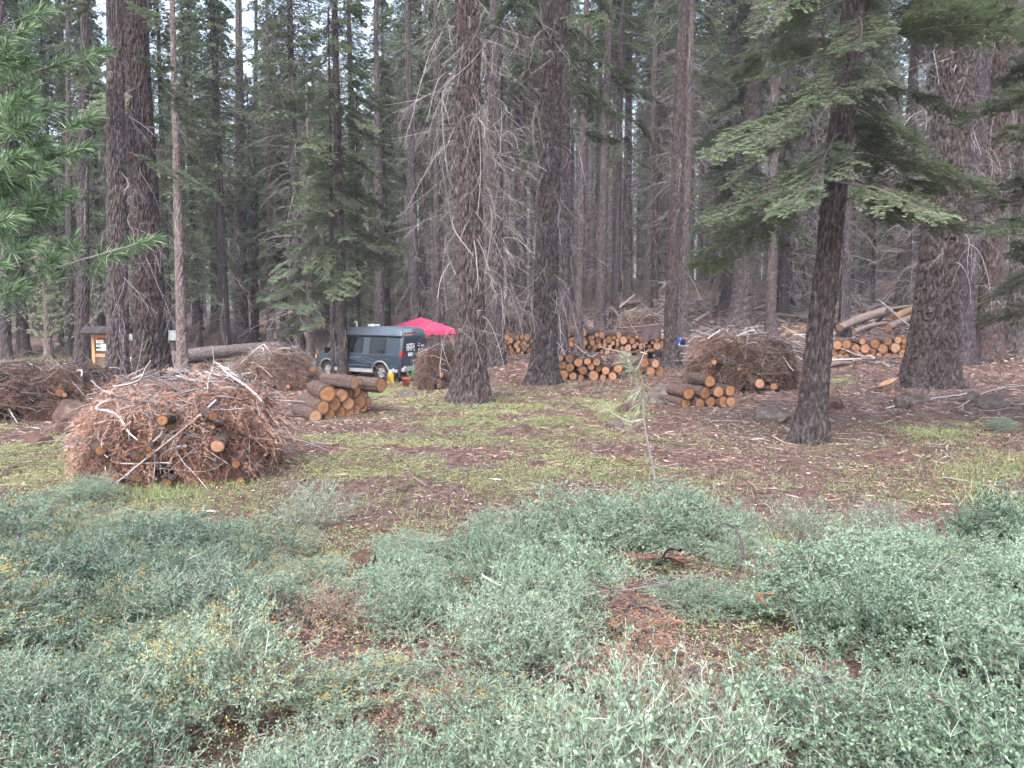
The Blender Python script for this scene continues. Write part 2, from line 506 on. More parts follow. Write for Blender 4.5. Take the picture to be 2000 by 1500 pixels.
def trunk_mesh(r0, H, lean, seed, hi=12, nseg=48, row=0.07, depth=0.03, flare=0.6, m='bark', bend=0.0):
    zs = np.concatenate([np.arange(-0.4, hi, row), np.linspace(hi, H, 14)])
    th = np.arange(nseg) / nseg
    U, Z = np.meshgrid(th, zs)
    hh = np.maximum(Z, 0)
    rad = r0 * (1 - 0.80 * np.clip(hh / H, 0, 1)) + 0.01
    fl = flare * np.exp(-hh / (r0 * 1.1 + 0.15))
    lob = 1 + 0.35 * np.cos(2 * PI * (U * 4 + vnoise(U * 0, hh * 0.2, seed))) + 0.2 * np.cos(2 * PI * (U * 7 + seed * 0.37))
    rad = rad * (1 + fl * lob) * (1 + 0.06 * (vnoise(np.cos(2 * PI * U) * 1.5 + 9, hh * 0.6 + np.sin(2 * PI * U) * 1.5, seed) - 0.5))
    nu = max(7, int(round(2 * PI * r0 / 0.085)))
    warp = 0.35 * (vnoise(U * nu * 0.5, Z * 2.2, seed + 3) - 0.5)
    w = worley((U + 2.2 * warp / nu) % 1.0, Z + 0.25 * (fbm(U * nu, Z * 1.3, seed + 8, 2) - .5), nu, 0.46, seed)
    fine = fbm(U * nu * 2.0, Z * 5, seed + 5, 3)
    rad = rad + depth * (sst(0.02, 0.4, w) - 0.6) + depth * 0.9 * (fine - 0.5)
    a = 2 * PI * U
    P = np.stack([rad * np.cos(a) + lean[0] * Z + bend * (Z * 0.1) ** 2, rad * np.sin(a) + lean[1] * Z, Z], -1)
    n = len(zs)
    i = (np.arange(n - 1) * nseg)[:, None]; k = np.arange(nseg)[None]; k2 = (k + 1) % nseg
    F = np.stack([i + k, i + k2, i + nseg + k2, i + nseg + k], -1).reshape(-1, 4)
    return MB().add(P.reshape(-1, 3), F).mesh('trunk', M[m], False if row < 0.2 else True)

# ------------------------------------------------------------------ dead branches (unit length along +X)
def curve_paths(P0, D, L, n, droop, wob, rng):
    """paths that start along D and bend downwards"""
    m = len(P0); t = np.linspace(0, 1, n)[None, :, None]
    w = rng.normal(size=(m, 1, 3)) * wob; w2 = rng.normal(size=(m, 1, 3)) * wob * 0.6
    L = np.asarray(L).reshape(m, 1, 1)
    P = P0[:, None] + D[:, None] * L * t + w * L * t * t + w2 * L * np.sin(t * 5.0) * 0.3
    P[..., 2] -= (np.asarray(droop).reshape(-1, 1) * L[..., 0] * t[..., 0] ** 2)
    return P

def dead_branch(seed, droop=0.7, nsub=7, r=0.0088, up=0.2, fine=3):
    rng = np.random.default_rng(seed)
    mb = MB()
    ax = curve_paths(np.zeros((1, 3)), nrm(np.array([[1, rng.normal() * .1, up + rng.normal() * .12]])), [1.0], 9, [droop], 0.32, rng)
    tt = np.linspace(0, 1, 9)
    v, f = tubes(ax, (r * (1 - 0.75 * tt))[None], 4)
    mb.add(v, f, 0.35 + 0.55 * np.repeat(tt, 4))
    def sub(paths, k, l0, l1, rr, n, tint):
        m = len(paths); idx = rng.integers(0, m, k); t = rng.uniform(0.2, 0.97, k)
        fi = t * (paths.shape[1] - 1); i0 = np.minimum(fi.astype(int), paths.shape[1] - 2); fr = (fi - i0)[:, None]
        P0 = paths[idx, i0] * (1 - fr) + paths[idx, i0 + 1] * fr
        T = nrm(paths[idx, i0 + 1] - paths[idx, i0])
        D = nrm(T * 0.8 + rdir(k, rng) * 0.75 + np.array([0, 0, -0.15]))
        L = rng.uniform(l0, l1, k) * (1.15 - t * 0.5)
        P = curve_paths(P0, D, L, n, rng.uniform(0, 0.6, k), 0.25, rng)
        s = np.linspace(0, 1, n)
        v, f = tubes(P, np.broadcast_to((rr * (1 - 0.7 * s))[None], (k, n)), 3)
        mb.add(v, f, np.clip(tint + rng.normal(size=k).repeat(n * 3) * 0.16, 0, 1))
        return P
    p1 = sub(ax, nsub, 0.25, 0.6, r * 0.5, 5, 0.52)
    if fine:
        p2 = sub(p1, nsub * fine, 0.08, 0.26, r * 0.28, 4, 0.34)
        sub(ax, nsub * fine, 0.06, 0.22, r * 0.26, 3, 0.32)
    return mb.mesh('dead_branch', M['twig_pale'])
DEAD = [dead_branch(100 + k, droop=[0.55, 0.9, 0.35, 0.75, 1.1, 0.2][k % 6], nsub=[5, 8, 6, 9, 4, 7][k % 6]) for k in range(12)]
DEAD_HOOK = [dead_branch(140 + k, droop=1.15 + 0.15 * k, nsub=3, r=0.015, up=0.55, fine=1) for k in range(6)]
DEAD_FINE = [dead_branch(170 + k, droop=0.5 + 0.1 * k, nsub=12, r=0.006, up=0.0, fine=3) for k in range(6)]
STUB = [dead_branch(190 + k, droop=0.3, nsub=2, r=0.03, up=0.1, fine=0) for k in range(4)]

# ------------------------------------------------------------------ fir boughs (length 1 along +X, flat spray in XY)
def fir_branch(seed, nsec=22, ter=9, nl=0.013, nw=0.0032, step=0.0085, droop=0.25, mats=None, spread=0.5, bare=0.22, r=0.008, two=2):
    rng = np.random.default_rng(seed)
    mb = MB()
    tt = np.linspace(0, 1, 10)
    ax = np.stack([tt, 0.06 * np.sin(tt * 3 + seed), -droop * tt ** 2 + 0.10 * tt ** 4 + 0.02 * np.sin(tt * 7 + seed)], -1)
    v, f = tubes(ax[None], (r * (1 - 0.85 * tt))[None], 4)
    mb.add(v, f, 0.25, 0)
    def samp(path, t):
        fi = np.clip(t, 0, 1) * (len(path) - 1); i = np.minimum(fi.astype(int), len(path) - 2); fr = (fi - i)[:, None]
        return path[i] * (1 - fr) + path[i + 1] * fr
    ts = np.sort(rng.uniform(bare, 0.99, nsec * 2)); side = np.where(np.arange(nsec * 2) % 2, 1.0, -1.0)
    P0 = samp(ax, ts)
    ang = np.radians(rng.uniform(38, 62, nsec * 2))
    D = nrm(np.stack([np.cos(ang), side * np.sin(ang), rng.normal(size=nsec * 2) * 0.10 - 0.05], -1))
    L = spread * (1.02 - ts) ** 0.75 * rng.uniform(0.6, 1.1, nsec * 2) * sst(bare - 0.15, bare + 0.25, ts) + 0.05
    n = 5; s = np.linspace(0, 1, n)
    Ps = P0[:, None] + D[:, None] * (L[:, None] * s)[..., None]
    Ps[..., 2] -= 0.35 * L[:, None] * s ** 2 * rng.uniform(0.1, 1, (len(L), 1))
    v, f = tubes(Ps, np.broadcast_to((r * 0.3 * (1 - 0.7 * s))[None], Ps.shape[:2]), 3)
    mb.add(v, f, 0.3, 0)
    segs = [(Ps[:, 0], Ps[:, -1])]
    if ter:
        k = len(L) * ter
        idx = np.repeat(np.arange(len(L)), ter); t = rng.uniform(0.1, 1.0, k)
        fi = t * (n - 1); i0 = np.minimum(fi.astype(int), n - 2); fr = (fi - i0)[:, None]
        Q0 = Ps[idx, i0] * (1 - fr) + Ps[idx, i0 + 1] * fr
        sd2 = np.where(rng.random(k) < 0.5, 1.0, -1.0)
        per = nrm(np.cross(D[idx], np.array([0, 0, 1.0])))
        D2 = nrm(D[idx] * 0.75 + per * sd2[:, None] * 0.7 + rng.normal(size=(k, 3)) * 0.1)
        L2 = (L[idx] * 0.34 * (1.05 - t) + 0.02) * rng.uniform(0.6, 1.2, k)
        segs.append((Q0, Q0 + D2 * L2[:, None]))
    A = np.concatenate([a for a, b in segs]); B = np.concatenate([b for a, b in segs])
    ln = np.linalg.norm(B - A, axis=1); cnt = np.maximum(1, (ln / step).astype(int))
    idx = np.repeat(np.arange(len(A)), cnt); t = rng.random(len(idx))
    T = nrm(B - A)[idx]; C = A[idx] + (B - A)[idx] * t[:, None]
    for q in range(two):
        per = nrm(np.cross(T, np.array([0, 0, 1.0]))) * (1 if q == 0 else -1)
        U = nrm(T * rng.uniform(0.2, 0.8, (len(C), 1)) + per + np.stack([np.zeros(len(C)), np.zeros(len(C)), rng.uniform(-0.1, 0.5, len(C))], -1)) * (nl * rng.uniform(0.7, 1.3, (len(C), 1)))
        v, f = tris(C, U, T * nw)
        young = np.clip(0.25 + 0.35 * t + 0.15 * C[:, 0] + rng.normal(size=len(C)) * 0.12, 0, 1)
        mb.add(v, f, young.repeat(3), 1)
    return mb.mesh('branch', mats)
FB = [M['twig_pale'], M['fir']]
FBP = [M['twig_pale'], M['fir_pale']]
FIR_HI = [fir_branch(300 + k, 28, 11, 0.018, 0.0034, 0.0085, 0.15 + 0.08 * k, FB, 0.42 + 0.03 * k) for k in range(5)]
FIR_MID = [fir_branch(320 + k, 18, 7, 0.032, 0.009, 0.016, 0.2 + 0.12 * k, FB, 0.45) for k in range(5)]
FIR_PALE = [fir_branch(340 + k, 18, 7, 0.034, 0.010, 0.016, 0.2 + 0.10 * k, FBP, 0.45) for k in range(4)]
DRYB = [fir_branch(360 + k, 12, 5, 0.034, 0.007, 0.019, 0.1 + 0.1 * k, [M['twig_pale'], M['dry']], 0.42, 0.15) for k in range(3)]

def rot_for(az, pitch, roll=0.0):
    return (roll, -pitch, az)

# ------------------------------------------------------------------ trees that can be told apart
# label, base px, base py, width px, px where the trunk leaves the top, bark, dead(count, lo, hi, length), fir(kind, count, lo, hi, length), height
TREES = [
 ('slim dark trunk at the left edge behind the slash pile', 12, 700, 20, 0, 'bark_dark', (14, 2, 12, 1.6), ('mid', 30, 5, 24, 2.2), 26),
 ('thin grey trunk just right of the left-edge trunk', 37, 694, 11, 32, 'bark_dark', (8, 2, 12, 1.4), ('mid', 26, 4, 20, 1.8), 22),
 ('dark trunk with a yellow lichen streak left of the notice board', 136, 697, 16, 132, 'bark_dark', (16, 2, 14, 1.8), ('mid', 20, 9, 26, 2.2), 28),
 ('broad trunk flaring at its foot just left of the notice board', 160, 713, 27, 166, 'bark', (26, 2, 12, 1.9), ('mid', 16, 9, 26, 2.4), 28),
 ('dark twiggy trunk in front of the notice board', 231, 769, 42, 224, 'bark_dark', (95, 1.5, 9.5, 1.5), ('mid', 16, 7.5, 24, 2.2), 27),
 ('tall flaky reddish trunk behind the nearest slash pile', 299, 757, 64, 262, 'bark_red', (62, 1.2, 10.5, 2.1), ('mid', 18, 8.5, 26, 2.8), 32),
 ('slender pale grey young trunk right of the flaky reddish one', 357, 727, 22, 336, 'bark_grey', (30, 2.5, 14, 1.3), ('mid', 30, 9, 21, 1.7), 22),
 ('very dark trunk beyond the left end of the long fallen trunk', 425, 662, 26, 420, 'bark_dark', (20, 2, 12, 2.0), ('mid', 30, 9, 30, 3.0), 32),
 ('broad blackish trunk behind the middle of the long fallen trunk', 472, 672, 27, 466, 'bark_dark', (20, 2, 12, 2.0), ('mid', 30, 10, 30, 3.0), 32),
 ('dark trunk just right of the broad blackish trunk', 498, 668, 16, 500, 'bark_dark', (14, 2, 12, 1.8), ('mid', 26, 10, 28, 2.8), 30),
 ('pale green fir with a straight grey trunk behind the middle slash pile', 530, 681, 17, 521, 'bark_grey', (10, 2, 5, 1.4), ('pale', 110, 4.0, 27, 2.9), 29),
 ('young bright green fir with low boughs left of the van', 606, 704, 15, 596, 'bark_grey', (6, 1.5, 4, 1.0), ('pale', 66, 2.2, 12.5, 2.6), 13),
 ('slender trunk touching the front of the van on the left', 652, 737, 12, 641, 'bark', (20, 2, 9, 1.0), ('mid', 10, 8, 13, 1.2), 14),
 ('drooping dark fir standing in front of the blue van', 671, 740, 20, 653, 'bark', (46, 1.5, 7, 1.4), ('mid', 110, 5.2, 22, 2.8), 26),
 ('straight trunk rising behind the roof of the van', 742, 688, 20, 734, 'bark_dark', (24, 2, 14, 1.7), ('mid', 22, 8, 26, 2.6), 28),
 ('trunk wrapped in fine dead twigs behind the red canopy', 812, 690, 24, 795, 'bark_dark', (140, 1.5, 17, 2.4), ('mid', 10, 16, 28, 2.6), 30),
 ('narrow trunk under the right side of the red canopy', 854, 692, 16, 850, 'bark', (30, 2, 15, 1.6), ('mid', 12, 12, 26, 2.2), 28),
 ('massive central trunk with white dead branches beside the van', 920, 788, 60, 912, 'bark', (170, 1.6, 10.8, 2.3), ('mid', 14, 12, 28, 3.0), 32),
 ('dark trunk half hidden behind the massive central trunk', 966, 716, 36, 968, 'bark_dark', (150, 2.0, 16, 2.4), ('mid', 14, 15, 30, 3.0), 34),
 ('straight mossy trunk left of the middle log heap', 1061, 752, 50, 1083, 'bark', (130, 1.0, 12.8, 1.9), ('mid', 22, 9.5, 28, 2.8), 32),
 ('dark trunk pressed behind the straight mossy trunk', 1098, 737, 24, 1106, 'bark_dark', (60, 2.0, 12, 2.1), ('mid', 30, 8.8, 28, 2.6), 30),
 ('trunk standing right in front of the long log wall', 1129, 699, 18, 1146, 'bark_dark', (40, 2, 16, 1.8), ('mid', 20, 14, 28, 2.4), 30),
 ('trunk leaning right on the slope behind the log wall', 1172, 652, 22, 1190, 'bark_dark', (30, 2, 16, 1.8), ('mid', 26, 15, 30, 3.0), 32),
 ('straight thinner trunk next to the leaning one behind the log wall', 1202, 642, 14, 1217, 'bark_dark', (26, 2, 18, 1.8), ('mid', 34, 11, 30, 2.6), 32),
 ('trunk on the slope above the hanging towel', 1264, 612, 18, 1283, 'bark_dark', (30, 2, 18, 2.0), ('mid', 16, 18, 32, 2.6), 34),
 ('tall straight trunk with short stubs between towel and picnic table', 1307, 717, 27, 1335, 'bark', (70, 1.5, 15, 1.2), ('mid', 10, 14, 28, 2.6), 32),
 ('dark trunk rising behind the picnic table', 1335, 657, 18, 1352, 'bark_dark', (24, 2, 16, 1.6), ('mid', 16, 14, 28, 2.4), 30),
 ('broad trunk with hanging grey-green boughs behind the right slash pile', 1446, 638, 42, 1480, 'bark_dark', (40, 2.5, 14, 2.2), ('mid', 110, 6.0, 30, 3.8), 34),
 ('trunk right of the slash pile at the foot of the slope', 1505, 662, 21, 1516, 'bark_dark', (36, 2.5, 16, 1.8), ('mid', 18, 13, 28, 2.4), 30),
 ('nearest trunk, leaning right, a fir with broad green boughs', 1580, 865, 52, 1668, 'bark', (14, 2.8, 6, 1.4), ('hi', 66, 4.55, 15, 3.0), 24),
 ('slender trunk behind the left end of the right log stack', 1649, 657, 18, 1672, 'bark_dark', (30, 2, 14, 1.8), ('mid', 14, 14, 28, 2.2), 28),
 ('huge furrowed trunk at the right with a slanting stump at its foot', 1813, 758, 82, 1880, 'bark', (66, 3.0, 12, 2.4), ('mid', 14, 12, 30, 3.4), 36),
 ('rough trunk grown against the right side of the huge trunk', 1880, 712, 36, 1930, 'bark_dark', (60, 1.5, 12, 2.2), ('mid', 10, 13, 26, 2.6), 28),
 ('reddish brown trunk near the right edge of the clearing', 1929, 704, 46, 1962, 'bark_red', (50, 3.5, 13, 2.2), ('mid', 12, 12, 28, 3.0), 32),
 ('dark trunk cut by the right edge of the picture', 1983, 693, 38, 2015, 'bark_dark', (44, 3, 13, 2.2), ('mid', 12, 12, 28, 3.0), 30),
]
TREE_BASE = []
def plant(label, px, py, wpx, ptop, bark, dead, fir, H, base=None, seed=0):
    b = base or G(px, py)
    d = b.y
    r0 = wpx / FPX * d / 2 * 0.94
    top = at(ptop, 0, d)
    lean = ((top.x - b.x) / (top.z - b.z), 0.0)
    r = random.Random(seed)
    t = thing('conifer_tree', label, 'tree', b)
    near = d < 30
    tr = trunk_mesh(r0, H, lean, seed * 13 + 5, hi=12 if near else 16, nseg=max(14, min(84, int(wpx * (1.5 if near else 1.0)))), row=0.05 if d < 22 else (0.08 if near else 0.16), depth=min(0.075, r0 * 0.13) + 0.008, m=bark)
    link('trunk', tr, t)
    def on(h, az, rr=None):
        q = r0 * (1 - 0.8 * h / H) * 0.9
        return (lean[0] * h + math.cos(az) * q, math.sin(az) * q, h)
    n, lo, hi, L = dead
    for k in range(n):
        h = lo + (hi - lo) * (k + r.random()) / n
        az = r.uniform(0, 2 * PI)
        u = r.random()
        pool = DEAD if u < 0.38 else (DEAD_HOOK if u < 0.60 else (DEAD_FINE if u < 0.90 else STUB))
        s = L * 0.62 * r.uniform(0.3, 1.15) ** 1.2 * (0.35 if pool is STUB else 1)
        s *= 0.5 + 0.5 * min(1, (h - lo) / 2.5 + 0.25)
        link('dead_branch', r.choice(pool), t, on(h, az), rot_for(az, r.uniform(-0.95, 0.05), r.uniform(-.4, .4)), s)
    kind, n, lo, hi, L = fir
    pool = {'mid': FIR_MID, 'pale': FIR_PALE, 'hi': FIR_HI}[kind]
    for k in range(n):
        f = (k + r.random()) / n
        h = lo + (hi - lo) * f
        az = k * 2.39996 + r.uniform(-0.4, 0.4)
        s = L * (1 - 0.72 * f ** 1.2) * r.uniform(0.7, 1.15)
        link('branch', r.choice(pool), t, on(h, az), rot_for(az, r.uniform(-0.42, 0.05) + 0.2 * f, r.uniform(-.38, .38)), s)
    TREE_BASE.append((b.x, b.y, r0))
    return t
for k, a in enumerate(TREES):
    plant(*a, seed=k + 1)

# fir just outside the picture on the right; its boughs hang into the upper right corner
plant('fir at the right edge whose dark boughs hang into the top right corner', 2180, 850, 44, 2215, 'bark', (10, 2, 5, 1.4), ('hi', 60, 2.6, 15, 3.3), 22, seed=77)

# ------------------------------------------------------------------ the forest behind
def far_crown(seed, H, lo, Rm, nb, per, mname):
    rng = np.random.default_rng(seed)
    mb = MB()
    h = lo + (H - lo) * (np.arange(nb) + rng.random(nb)) / nb
    f = (h - lo) / (H - lo)
    az = np.arange(nb) * 2.39996 + rng.uniform(-.5, .5, nb)
    L = Rm * (1 - 0.85 * f ** 1.1) * rng.uniform(0.55, 1.15, nb)
    k = nb * per
    b = np.repeat(np.arange(nb), per); t = rng.random(k) ** 0.7
    w = 0.42 * (1.05 - t) + 0.08
    off = rng.uniform(-1, 1, k) * w
    d = np.stack([np.cos(az), np.sin(az)], -1)[b]; q = np.stack([-d[:, 1], d[:, 0]], -1)
    Lb = L[b]
    droop = rng.uniform(0.15, 0.55, nb)[b]
    xy = d * (Lb * t)[:, None] + q * (Lb * off)[:, None]
    z = h[b] - droop * Lb * (t ** 1.6) - np.abs(off) * 0.25 * Lb + rng.normal(size=k) * 0.05
    C = np.stack([xy[:, 0], xy[:, 1], z], -1)
    U = np.stack([d[:, 0] + q[:, 0] * np.sign(off) * 0.9, d[:, 1] + q[:, 1] * np.sign(off) * 0.9, rng.uniform(-0.7, 0.2, k)], -1)
    U = nrm(U + rng.normal(size=(k, 3)) * 0.25) * rng.uniform(0.12, 0.30, (k, 1))
    Vv = nrm(np.cross(U, rdir(k, rng) * 0.6 + np.array([0, 0, 1]))) * rng.uniform(0.024, 0.055, (k, 1))
    v, fc = quads(C, U, Vv)
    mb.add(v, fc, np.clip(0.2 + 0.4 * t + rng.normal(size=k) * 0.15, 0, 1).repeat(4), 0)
    tp = np.linspace(0, 1, 4)
    P = np.zeros((nb, 4, 3)); P[:, :, 0] = np.cos(az)[:, None] * L[:, None] * tp; P[:, :, 1] = np.sin(az)[:, None] * L[:, None] * tp
    P[:, :, 2] = h[:, None] - droop.reshape(nb, per)[:, :1] * L[:, None] * tp ** 1.6
    v, fc = tubes(P, np.broadcast_to(0.022 * (1 - 0.8 * tp), (nb, 4)), 3)
    mb.add(v, fc, 0.2, 1)
    return mb.mesh('crown', [M[mname], M['twig_pale']])

def far_twigs(seed, lo, hi, nb, Lm, r0):
    rng = np.random.default_rng(seed)
    mb = MB()
    h = rng.uniform(lo, hi, nb); az = rng.uniform(0, 2 * PI, nb)
    P0 = np.stack([np.cos(az) * r0 * .8, np.sin(az) * r0 * .8, h], -1)
    D = nrm(np.stack([np.cos(az), np.sin(az), rng.uniform(-.2, .4, nb)], -1))
    L = Lm * rng.uniform(0.3, 1.1, nb)
    P = curve_paths(P0, D, L, 6, rng.uniform(0.2, 1.0, nb), 0.2, rng)
    s = np.linspace(0, 1, 6)
    v, f = tubes(P, np.broadcast_to(0.017 * (1 - .6 * s), (nb, 6)), 3)
    mb.add(v, f, np.clip(0.45 + rng.normal(size=nb) * 0.2, 0, 1).repeat(18))
    k = nb * 4; b = np.repeat(np.arange(nb), 4); t = rng.integers(1, 5, k)
    P2 = curve_paths(P[b, t], nrm(D[b] + rdir(k, rng) + np.array([0, 0, -.4])), L[b] * rng.uniform(.15, .45, k), 4, rng.uniform(0, .5, k), .2, rng)
    v, f = tubes(P2, np.full((k, 4), 0.008), 3)
    mb.add(v, f, np.clip(0.45 + rng.normal(size=k) * 0.2, 0, 1).repeat(12))
    return mb.mesh('dead_branches', M['twig_pale'])

FT = []
for k in range(4):
    FT.append(trunk_mesh([0.28, 0.36, 0.22, 0.44][k], 31, (rnd.uniform(-.012, .012), 0), 500 + k, hi=14, nseg=16, row=0.30, depth=0.03, m=['bark_dark', 'bark_dark', 'bark', 'bark_dark'][k]))
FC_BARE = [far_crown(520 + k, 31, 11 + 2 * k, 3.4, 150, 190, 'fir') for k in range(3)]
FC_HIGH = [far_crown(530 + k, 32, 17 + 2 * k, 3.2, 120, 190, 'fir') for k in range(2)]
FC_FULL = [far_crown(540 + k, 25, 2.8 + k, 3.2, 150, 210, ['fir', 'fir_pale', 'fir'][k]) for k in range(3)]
FTW = [far_twigs(560 + k, 1.2, 20, 300, 2.4, 0.25) for k in range(3)]

fr = random.Random(3)
placed = []
MARKS = [(45, 'the picture edge'), (160, 'the broad flaring trunk'), (296, 'the flaky reddish trunk'), (357, 'the slender pale trunk'), (472, 'the blackish trunk'), (530, 'the pale green fir'), (671, 'the drooping fir'), (742, 'the van-roof trunk'), (812, 'the canopy trunk'), (920, 'the massive trunk'), (1061, 'the mossy trunk'), (1129, 'the log-wall trunk'), (1202, 'the thin slope trunk'), (1307, 'the stubby trunk'), (1446, 'the grey-green boughs'), (1580, 'the leaning fir trunk'), (1649, 'the slender stack-side trunk'), (1813, 'the huge furrowed trunk'), (1929, 'the reddish brown trunk')]
def gap_label(px, start):
    k = sum(1 for m, _ in MARKS if m < px)
    if k == 0: return start + ' beyond the long-needled pine boughs'
    if k == len(MARKS): return start + ' beyond the reddish brown trunk'
    return start + ' between ' + MARKS[k - 1][1] + ' and ' + MARKS[k][1]
def clear_of(px, py_top):
    return True
def far_tree(x, y, full, label, group):
    k = fr.randrange(4)
    t = thing('forest_tree', label, 'tree', (x, y, g(x, y) - 0.1), fr.uniform(0, 6.28), group)
    s = fr.uniform(0.9, 1.35)
    if full:
        s *= fr.uniform(0.6, 1.0)
        t.scale = (s, s, s)
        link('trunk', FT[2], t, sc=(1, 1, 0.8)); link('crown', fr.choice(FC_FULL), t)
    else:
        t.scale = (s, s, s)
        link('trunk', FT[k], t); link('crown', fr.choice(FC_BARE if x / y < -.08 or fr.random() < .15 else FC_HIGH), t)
        tag(link('dead_branches', fr.choice(FTW), t), kind='stuff')
tries = 0
n_left = n_right = n_full = 0
for px, y, s_ in [(390, 52, 1), (445, 60, 1), (330, 46, 1), (300, 58, 1), (560, 58, 1), (500, 66, 1), (585, 72, 1), (700, 56, 1), (760, 62, 1), (120, 56, 1), (50, 48, 1), (200, 50, 1), (250, 62, 1), (640, 66, 1), (1545, 62, 1), (1700, 60, 1), (1262, 96, 1), (1284, 104, 1), (1296, 92, 1), (1243, 110, 1)]:
    x = (px - 1000) / FPX * y
    placed.append((x, y)); far_tree(x, y, True, gap_label(px, 'far green fir'), gap_label(px, 'firs'))
while len(placed) < 212 and tries < 9000:
    tries += 1
    y = 44 + 86 * fr.random() ** 1.05
    px = fr.uniform(-120, 2120) if fr.random() < .7 else fr.uniform(850, 2100)
    x = (px - 1000) / FPX * y
    if any((x - a) ** 2 + (y - b) ** 2 < (2.6 if y < 75 else 2.0) ** 2 for a, b in placed): continue
    if any(abs(x - a) < 1.6 and abs(y - b) < 2.0 for a, b, r in TREE_BASE): continue
    if y < 60 and (600 < px < 860): continue
    if 1225 < px < 1300 and y < 80 and fr.random() < 0.6: continue
    if y < 58 and 950 < px < 1800 and fr.random() < 0.75: continue
    placed.append((x, y))
    full = (px < 820 and fr.random() < 0.5) or fr.random() < 0.05
    if full:
        far_tree(x, y, True, gap_label(px, 'far green fir'), gap_label(px, 'firs'))
    else:
        far_tree(x, y, False, gap_label(px, 'far dark trunk'), gap_label(px, 'trunks'))

# far-off wood that closes the view
rng = np.random.default_rng(8)
mb = MB()
n = 760
yy = rng.uniform(128, 230, n); xx = (rng.uniform(-350, 2350, n) - 1000) / FPX * yy
zz = gz(xx, yy); Hh = rng.uniform(26, 42, n); rr = rng.uniform(.22, .5, n)
P = np.stack([np.stack([xx, yy, zz - .5], -1), np.stack([xx + rng.normal(size=n) * .3, yy, zz + Hh * .5], -1), np.stack([xx, yy, zz + Hh], -1)], 1)
v, f = tubes(P, rr[:, None] * np.array([[1, .7, .05]]), 6)
mb.add(v, f, 0.5, 0)
per = 260
b = np.repeat(np.arange(n), per); t = rng.random(len(b)) ** 0.8
lo = rng.uniform(.12, .5, n)[b]
hz = zz[b] + Hh[b] * (lo + (1 - lo) * t); R0 = 3.4 * (1 - .8 * t) * rng.uniform(.2, 1, len(b)); a = rng.uniform(0, 2 * PI, len(b))
C = np.stack([xx[b] + np.cos(a) * R0, yy[b] + np.sin(a) * R0, hz - .3 * R0], -1)
U = nrm(np.stack([np.cos(a), np.sin(a), rng.uniform(-.9, .0, len(b))], -1)) * rng.uniform(.5, 1.1, (len(b), 1))
v, f = quads(C, U, nrm(np.cross(U, rdir(len(b), rng))) * .16)
mb.add(v, f, np.clip(.4 + rng.normal(size=len(b)) * .2, 0, 1).repeat(4), 1)
tag(link('far_wood', mb.mesh('far_wood', [M['bark_dark'], M['fir']])), 'dense far-off conifer wood closing the view between the trunks', 'wood', kind='stuff')
# ------------------------------------------------------------------ cut logs
def log_mesh(seed, nseg=18, rows=7):
    rng = np.random.default_rng(seed)
    u = np.arange(nseg) / nseg; xs = np.linspace(-.5, .5, rows)
    U, Xx = np.meshgrid(u, xs)
    w = worley(U, Xx * 3 + 5, 10, 0.35, seed)
    r = 1 + 0.07 * (sst(0, .4, w) - .6) + 0.18 * (vnoise(np.cos(2 * PI * U) * 1.2 + 3, np.sin(2 * PI * U) * 1.2 + seed, seed) - .5)
    V = np.stack([Xx, r * np.cos(2 * PI * U), r * np.sin(2 * PI * U)], -1)
    i = (np.arange(rows - 1) * nseg)[:, None]; k = np.arange(nseg)[None]; k2 = (k + 1) % nseg
    F = np.stack([i + k, i + k2, i + nseg + k2, i + nseg + k], -1).reshape(-1, 4)
    bark = MB().add(V.reshape(-1, 3), F).mesh('log', M['bark_log'])
    out = []
    for e, row in ((0.5, V[-1]), (-0.5, V[0])):
        ring = row * np.array([1, .955, .955])
        vv = np.concatenate([ring, ring * np.array([1, .5, .5]) + [0.003 * np.sign(e), 0, 0], [[e * 1.004, 0, 0]]])
        ff = [[a, (a + 1) % nseg, nseg + (a + 1) % nseg, nseg + a] for a in range(nseg)]
        f3 = [[nseg + a, nseg + (a + 1) % nseg, 2 * nseg] for a in range(nseg)]
        m = MB(); m.add(vv, ff); m.V.append(np.zeros((0, 3))); m.T.append(np.zeros(0)); m.F.append(np.array(f3)); m.M.append(np.zeros(len(f3), np.int32))
        out.append(m.mesh('cut_face', M['cut']))
    return bark, out
LOGS = [log_mesh(700 + k) for k in range(6)]

def add_log(label, group, c, az, r, L, pitch=0.0, rg=rnd, name='cut_log', cat='log', barkless=False):
    b, (e0, e1) = rg.choice(LOGS)
    sp = rg.uniform(0, 6.28)
    o = link(name, b, None, c, (0, 0, 0), (L, r, r * rg.uniform(.93, 1.05)))
    o.rotation_euler = (Euler((0, -pitch, az)).to_matrix() @ Euler((sp, 0, 0)).to_matrix()).to_euler()
    tag(o, label, cat, group)
    link('cut_face', e0, o); link('cut_face', e1, o)
    return o

def pack(width, height, radii, rg, profile=lambda s: 1.0, limit=200):
    out = []
    while len(out) < limit:
        r = rg.choice(radii) * rg.uniform(.85, 1.15)
        best = None
        for _ in range(50):
            s = rg.uniform(r * .6, width - r * .6)
            z = r
            for (s2, z2, r2) in out:
                dx = abs(s - s2)
                if dx < r + r2:
                    z = max(z, z2 + math.sqrt((r + r2) ** 2 - dx * dx))
            hmax = height * profile(s / width)
            if z + r <= hmax + r * .5 and (best is None or z < best[1]):
                best = (s, z, r)
        if best is None:
            break
        out.append(best)
    return out

